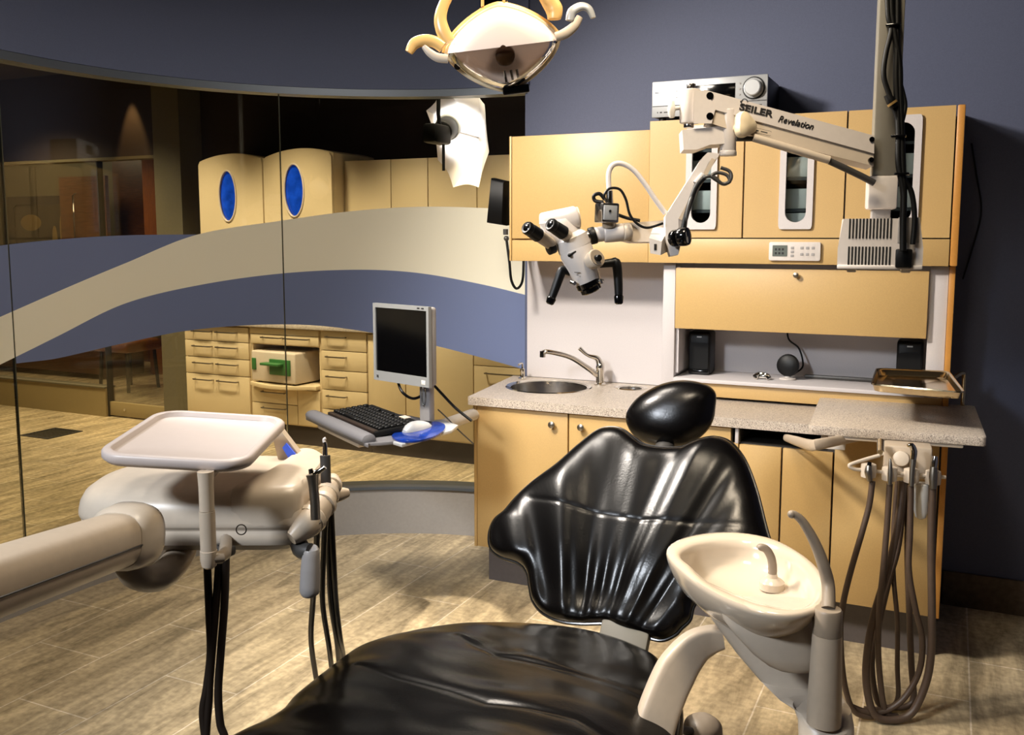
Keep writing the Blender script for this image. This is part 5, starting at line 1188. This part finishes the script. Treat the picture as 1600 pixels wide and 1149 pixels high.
for lb_, ps, hs in ah:
    tt = thing('dental_handpiece', lb_, 'handpiece', tuple(pD(ps[0][1][0][0], ps[0][1][0][1], 3.06)), 'handpieces on the bar of the granite slab unit')
    for nm, pts, rad, mm in ps: obj(nm, MB().tube([pD(x, y, 3.05) for x, y in pts], rad, 14, sub=3), mm, tt)
    def hpnt(x, y, i, n): p = pD(x, y, 3.06+.05*(i/n)); p.z = max(p.z, .014); return p
    obj('hose', MB().tube([hpnt(x, y, i, len(hs)) for i, (x, y) in enumerate(hs)], .0125 if 'right-end' in lb_ else .0098, 12, sub=6), M_hose, tt)
for lb_, hs in (('thin brown hose hanging straight under the valve block', [(1402, 752), (1396, 830), (1396, 900), (1402, 970), (1402, 1040), (1402, 1094), (1380, 1122), (1350, 1126)]),
                ('thick brown hose looping from the valve block behind the others', [(1414, 752), (1404, 850), (1388, 910), (1370, 990), (1362, 1040), (1372, 1098), (1398, 1106), (1426, 1096), (1424, 1040), (1421, 960), (1418, 860), (1420, 756)])):
    obj('supply_hose', MB().tube([(lambda p: V((p.x, p.y, max(p.z, .014))))(pD(x, y, 3.16)) for x, y in hs], .008 if 'thin' in lb_ else .0105, 12, sub=6), M_hose, label=lb_, cat='hose')
# metal tray
zt3 = 1.07
tq = [pZ(1361, 601, zt3), pZ(1508, 614, zt3), pZ(1483, 581, zt3), pZ(1369, 576, zt3)]
t = thing('metal_tray', 'shallow steel instrument tray held above the granite slab', 'tray', tuple(sum(tq, V())/4))
ct = sum(tq, V())/4
def tl_(s, z): return [V((ct.x+(p.x-ct.x)*s, ct.y+(p.y-ct.y)*s, z)) for p in roundpoly(tq, .035, 6)]
obj('tray_pan', MB().loft([tl_(.86, zt3-.030), tl_(.93, zt3-.026), tl_(.97, zt3-.004), tl_(1.0, zt3), tl_(1.01, zt3-.002), tl_(1.005, zt3+.003), tl_(.985, zt3+.002), tl_(.955, zt3-.004), tl_(.915, zt3-.022), tl_(.85, zt3-.025)]), M_steelw, t, sharp=50)
q0 = pZ(1504, 634, ZB); 
obj('support_post', MB().tube([V((q0.x, q0.y, ZB+.001)), V((q0.x, q0.y, zt3-.03)), tl_(.99, zt3-.01)[14]*.2+V((q0.x, q0.y, zt3-.012))*.8, V((ct.x+(q0.x-ct.x)*.75, ct.y+(q0.y-ct.y)*.75, zt3-.030))], .008, 10, sub=5), M_steelw, t)
obj('tray_cradle', MB().box((ct.x, ct.y, zt3-.0345), (.22, .03, .007), bev=.002), M_dgrey, t)

# ================================================================== light
def area(name, loc, tgt, size, w, c, spread=180, sy=None):
    l = bpy.data.lights.new(name, 'AREA'); l.energy = w; l.color = c; l.size = size; l.spread = radians(spread)
    if sy: l.shape = 'RECTANGLE'; l.size_y = sy
    o = bpy.data.objects.new(name, l); COL.objects.link(o); o.location = loc
    o.rotation_euler = (V(tgt)-V(loc)).to_track_quat('-Z', 'Y').to_euler(); return o
def spot(name, loc, tgt, ang, w, c, blend=.5, r=.05):
    l = bpy.data.lights.new(name, 'SPOT'); l.energy = w; l.color = c; l.spot_size = radians(ang); l.spot_blend = blend; l.shadow_soft_size = r
    o = bpy.data.objects.new(name, l); COL.objects.link(o); o.location = loc
    o.rotation_euler = (V(tgt)-V(loc)).to_track_quat('-Z', 'Y').to_euler(); return o
WARM = (1, .80, .56); NEUT = (1, .93, .84); COOL = (.86, .92, 1)
spot('ceiling_key', (-2.2, 1.9, 2.95), (-.6, 3.4, 1.1), 104, 600, (1, .92, .82), .6, .2)
spot('flash_umbrella', (-1.9, -.6, 2.75), (-1.25, 2.3, .6), 54, 350, COOL, .6, .22)
area('ceiling_fill', (-.5, 1.6, 2.97), (-.6, 2.4, 0), .5, 22, (1, .84, .62), 120)
area('ceiling_fill', (-1.7, 2.5, 2.97), (-1.6, 2.7, 0), .5, 36, (1, .90, .78), 175)
spot('floor_patch_spot', (-1.25, 3.0, 2.98), tuple(pZ(690, 972, 0)), 11, 420, (1, .90, .76), .25, .02)  # added spot that lays the bright patch on the floor
spot('umbrella_fill', tuple(pY(699, 200, YU+.02)), tuple(pY(716, 215, YU+.3)), 150, 10, (1, .98, .98), .3, .03)  # added lamp that whitens the umbrella shape in the corridor
# corridor fills: added unseen lamps that brighten the cabinet bank and hall
for x in (-5.2, -4.3, -3.4, -2.5): spot('corridor_fill', (x, 4.75, 2.95), (x, 5.6, .3), 72, 250, (1, .84, .60), 1.0, .12)
area('corridor_fill', (-7.2, 5.1, 2.95), (-7.2, 5.2, 0), .35, 40, (1, .80, .5), 110)
area('corridor_fill', (-5.2, 3.0, 2.95), (-5.2, 3.0, 0), .4, 40, (1, .80, .5), 110)
area('office_downlight', (-9.0, 7.0, 2.9), (-9.0, 7.2, 0), .5, 26, (1, .76, .48), 130)
spot('wall_washer', (-6.27, 5.76, 2.97), (-6.27, 5.85, 2.0), 38, 60, (1, .62, .25), .6, .01)
spot('corridor_fill', (-6.3, 4.8, 2.95), (-6.0, 5.9, .8), 70, 150, (1, .84, .58), 1.0, .1)  # added to brighten the olive column
area('office_downlight', (-10.6, 7.6, 2.95), (-10.8, 8.5, 1.0), .5, 30, (1, .80, .52))
w_ = bpy.data.worlds.new('world'); SC.world = w_; w_.use_nodes = True
w_.node_tree.nodes['Background'].inputs[0].default_value = (.42, .34, .3, 1); w_.node_tree.nodes['Background'].inputs[1].default_value = .02
vs = SC.view_settings
vs.view_transform = 'Standard'; vs.look = 'None'; vs.gamma = 1; vs.use_curve_mapping = False; vs.exposure = 0
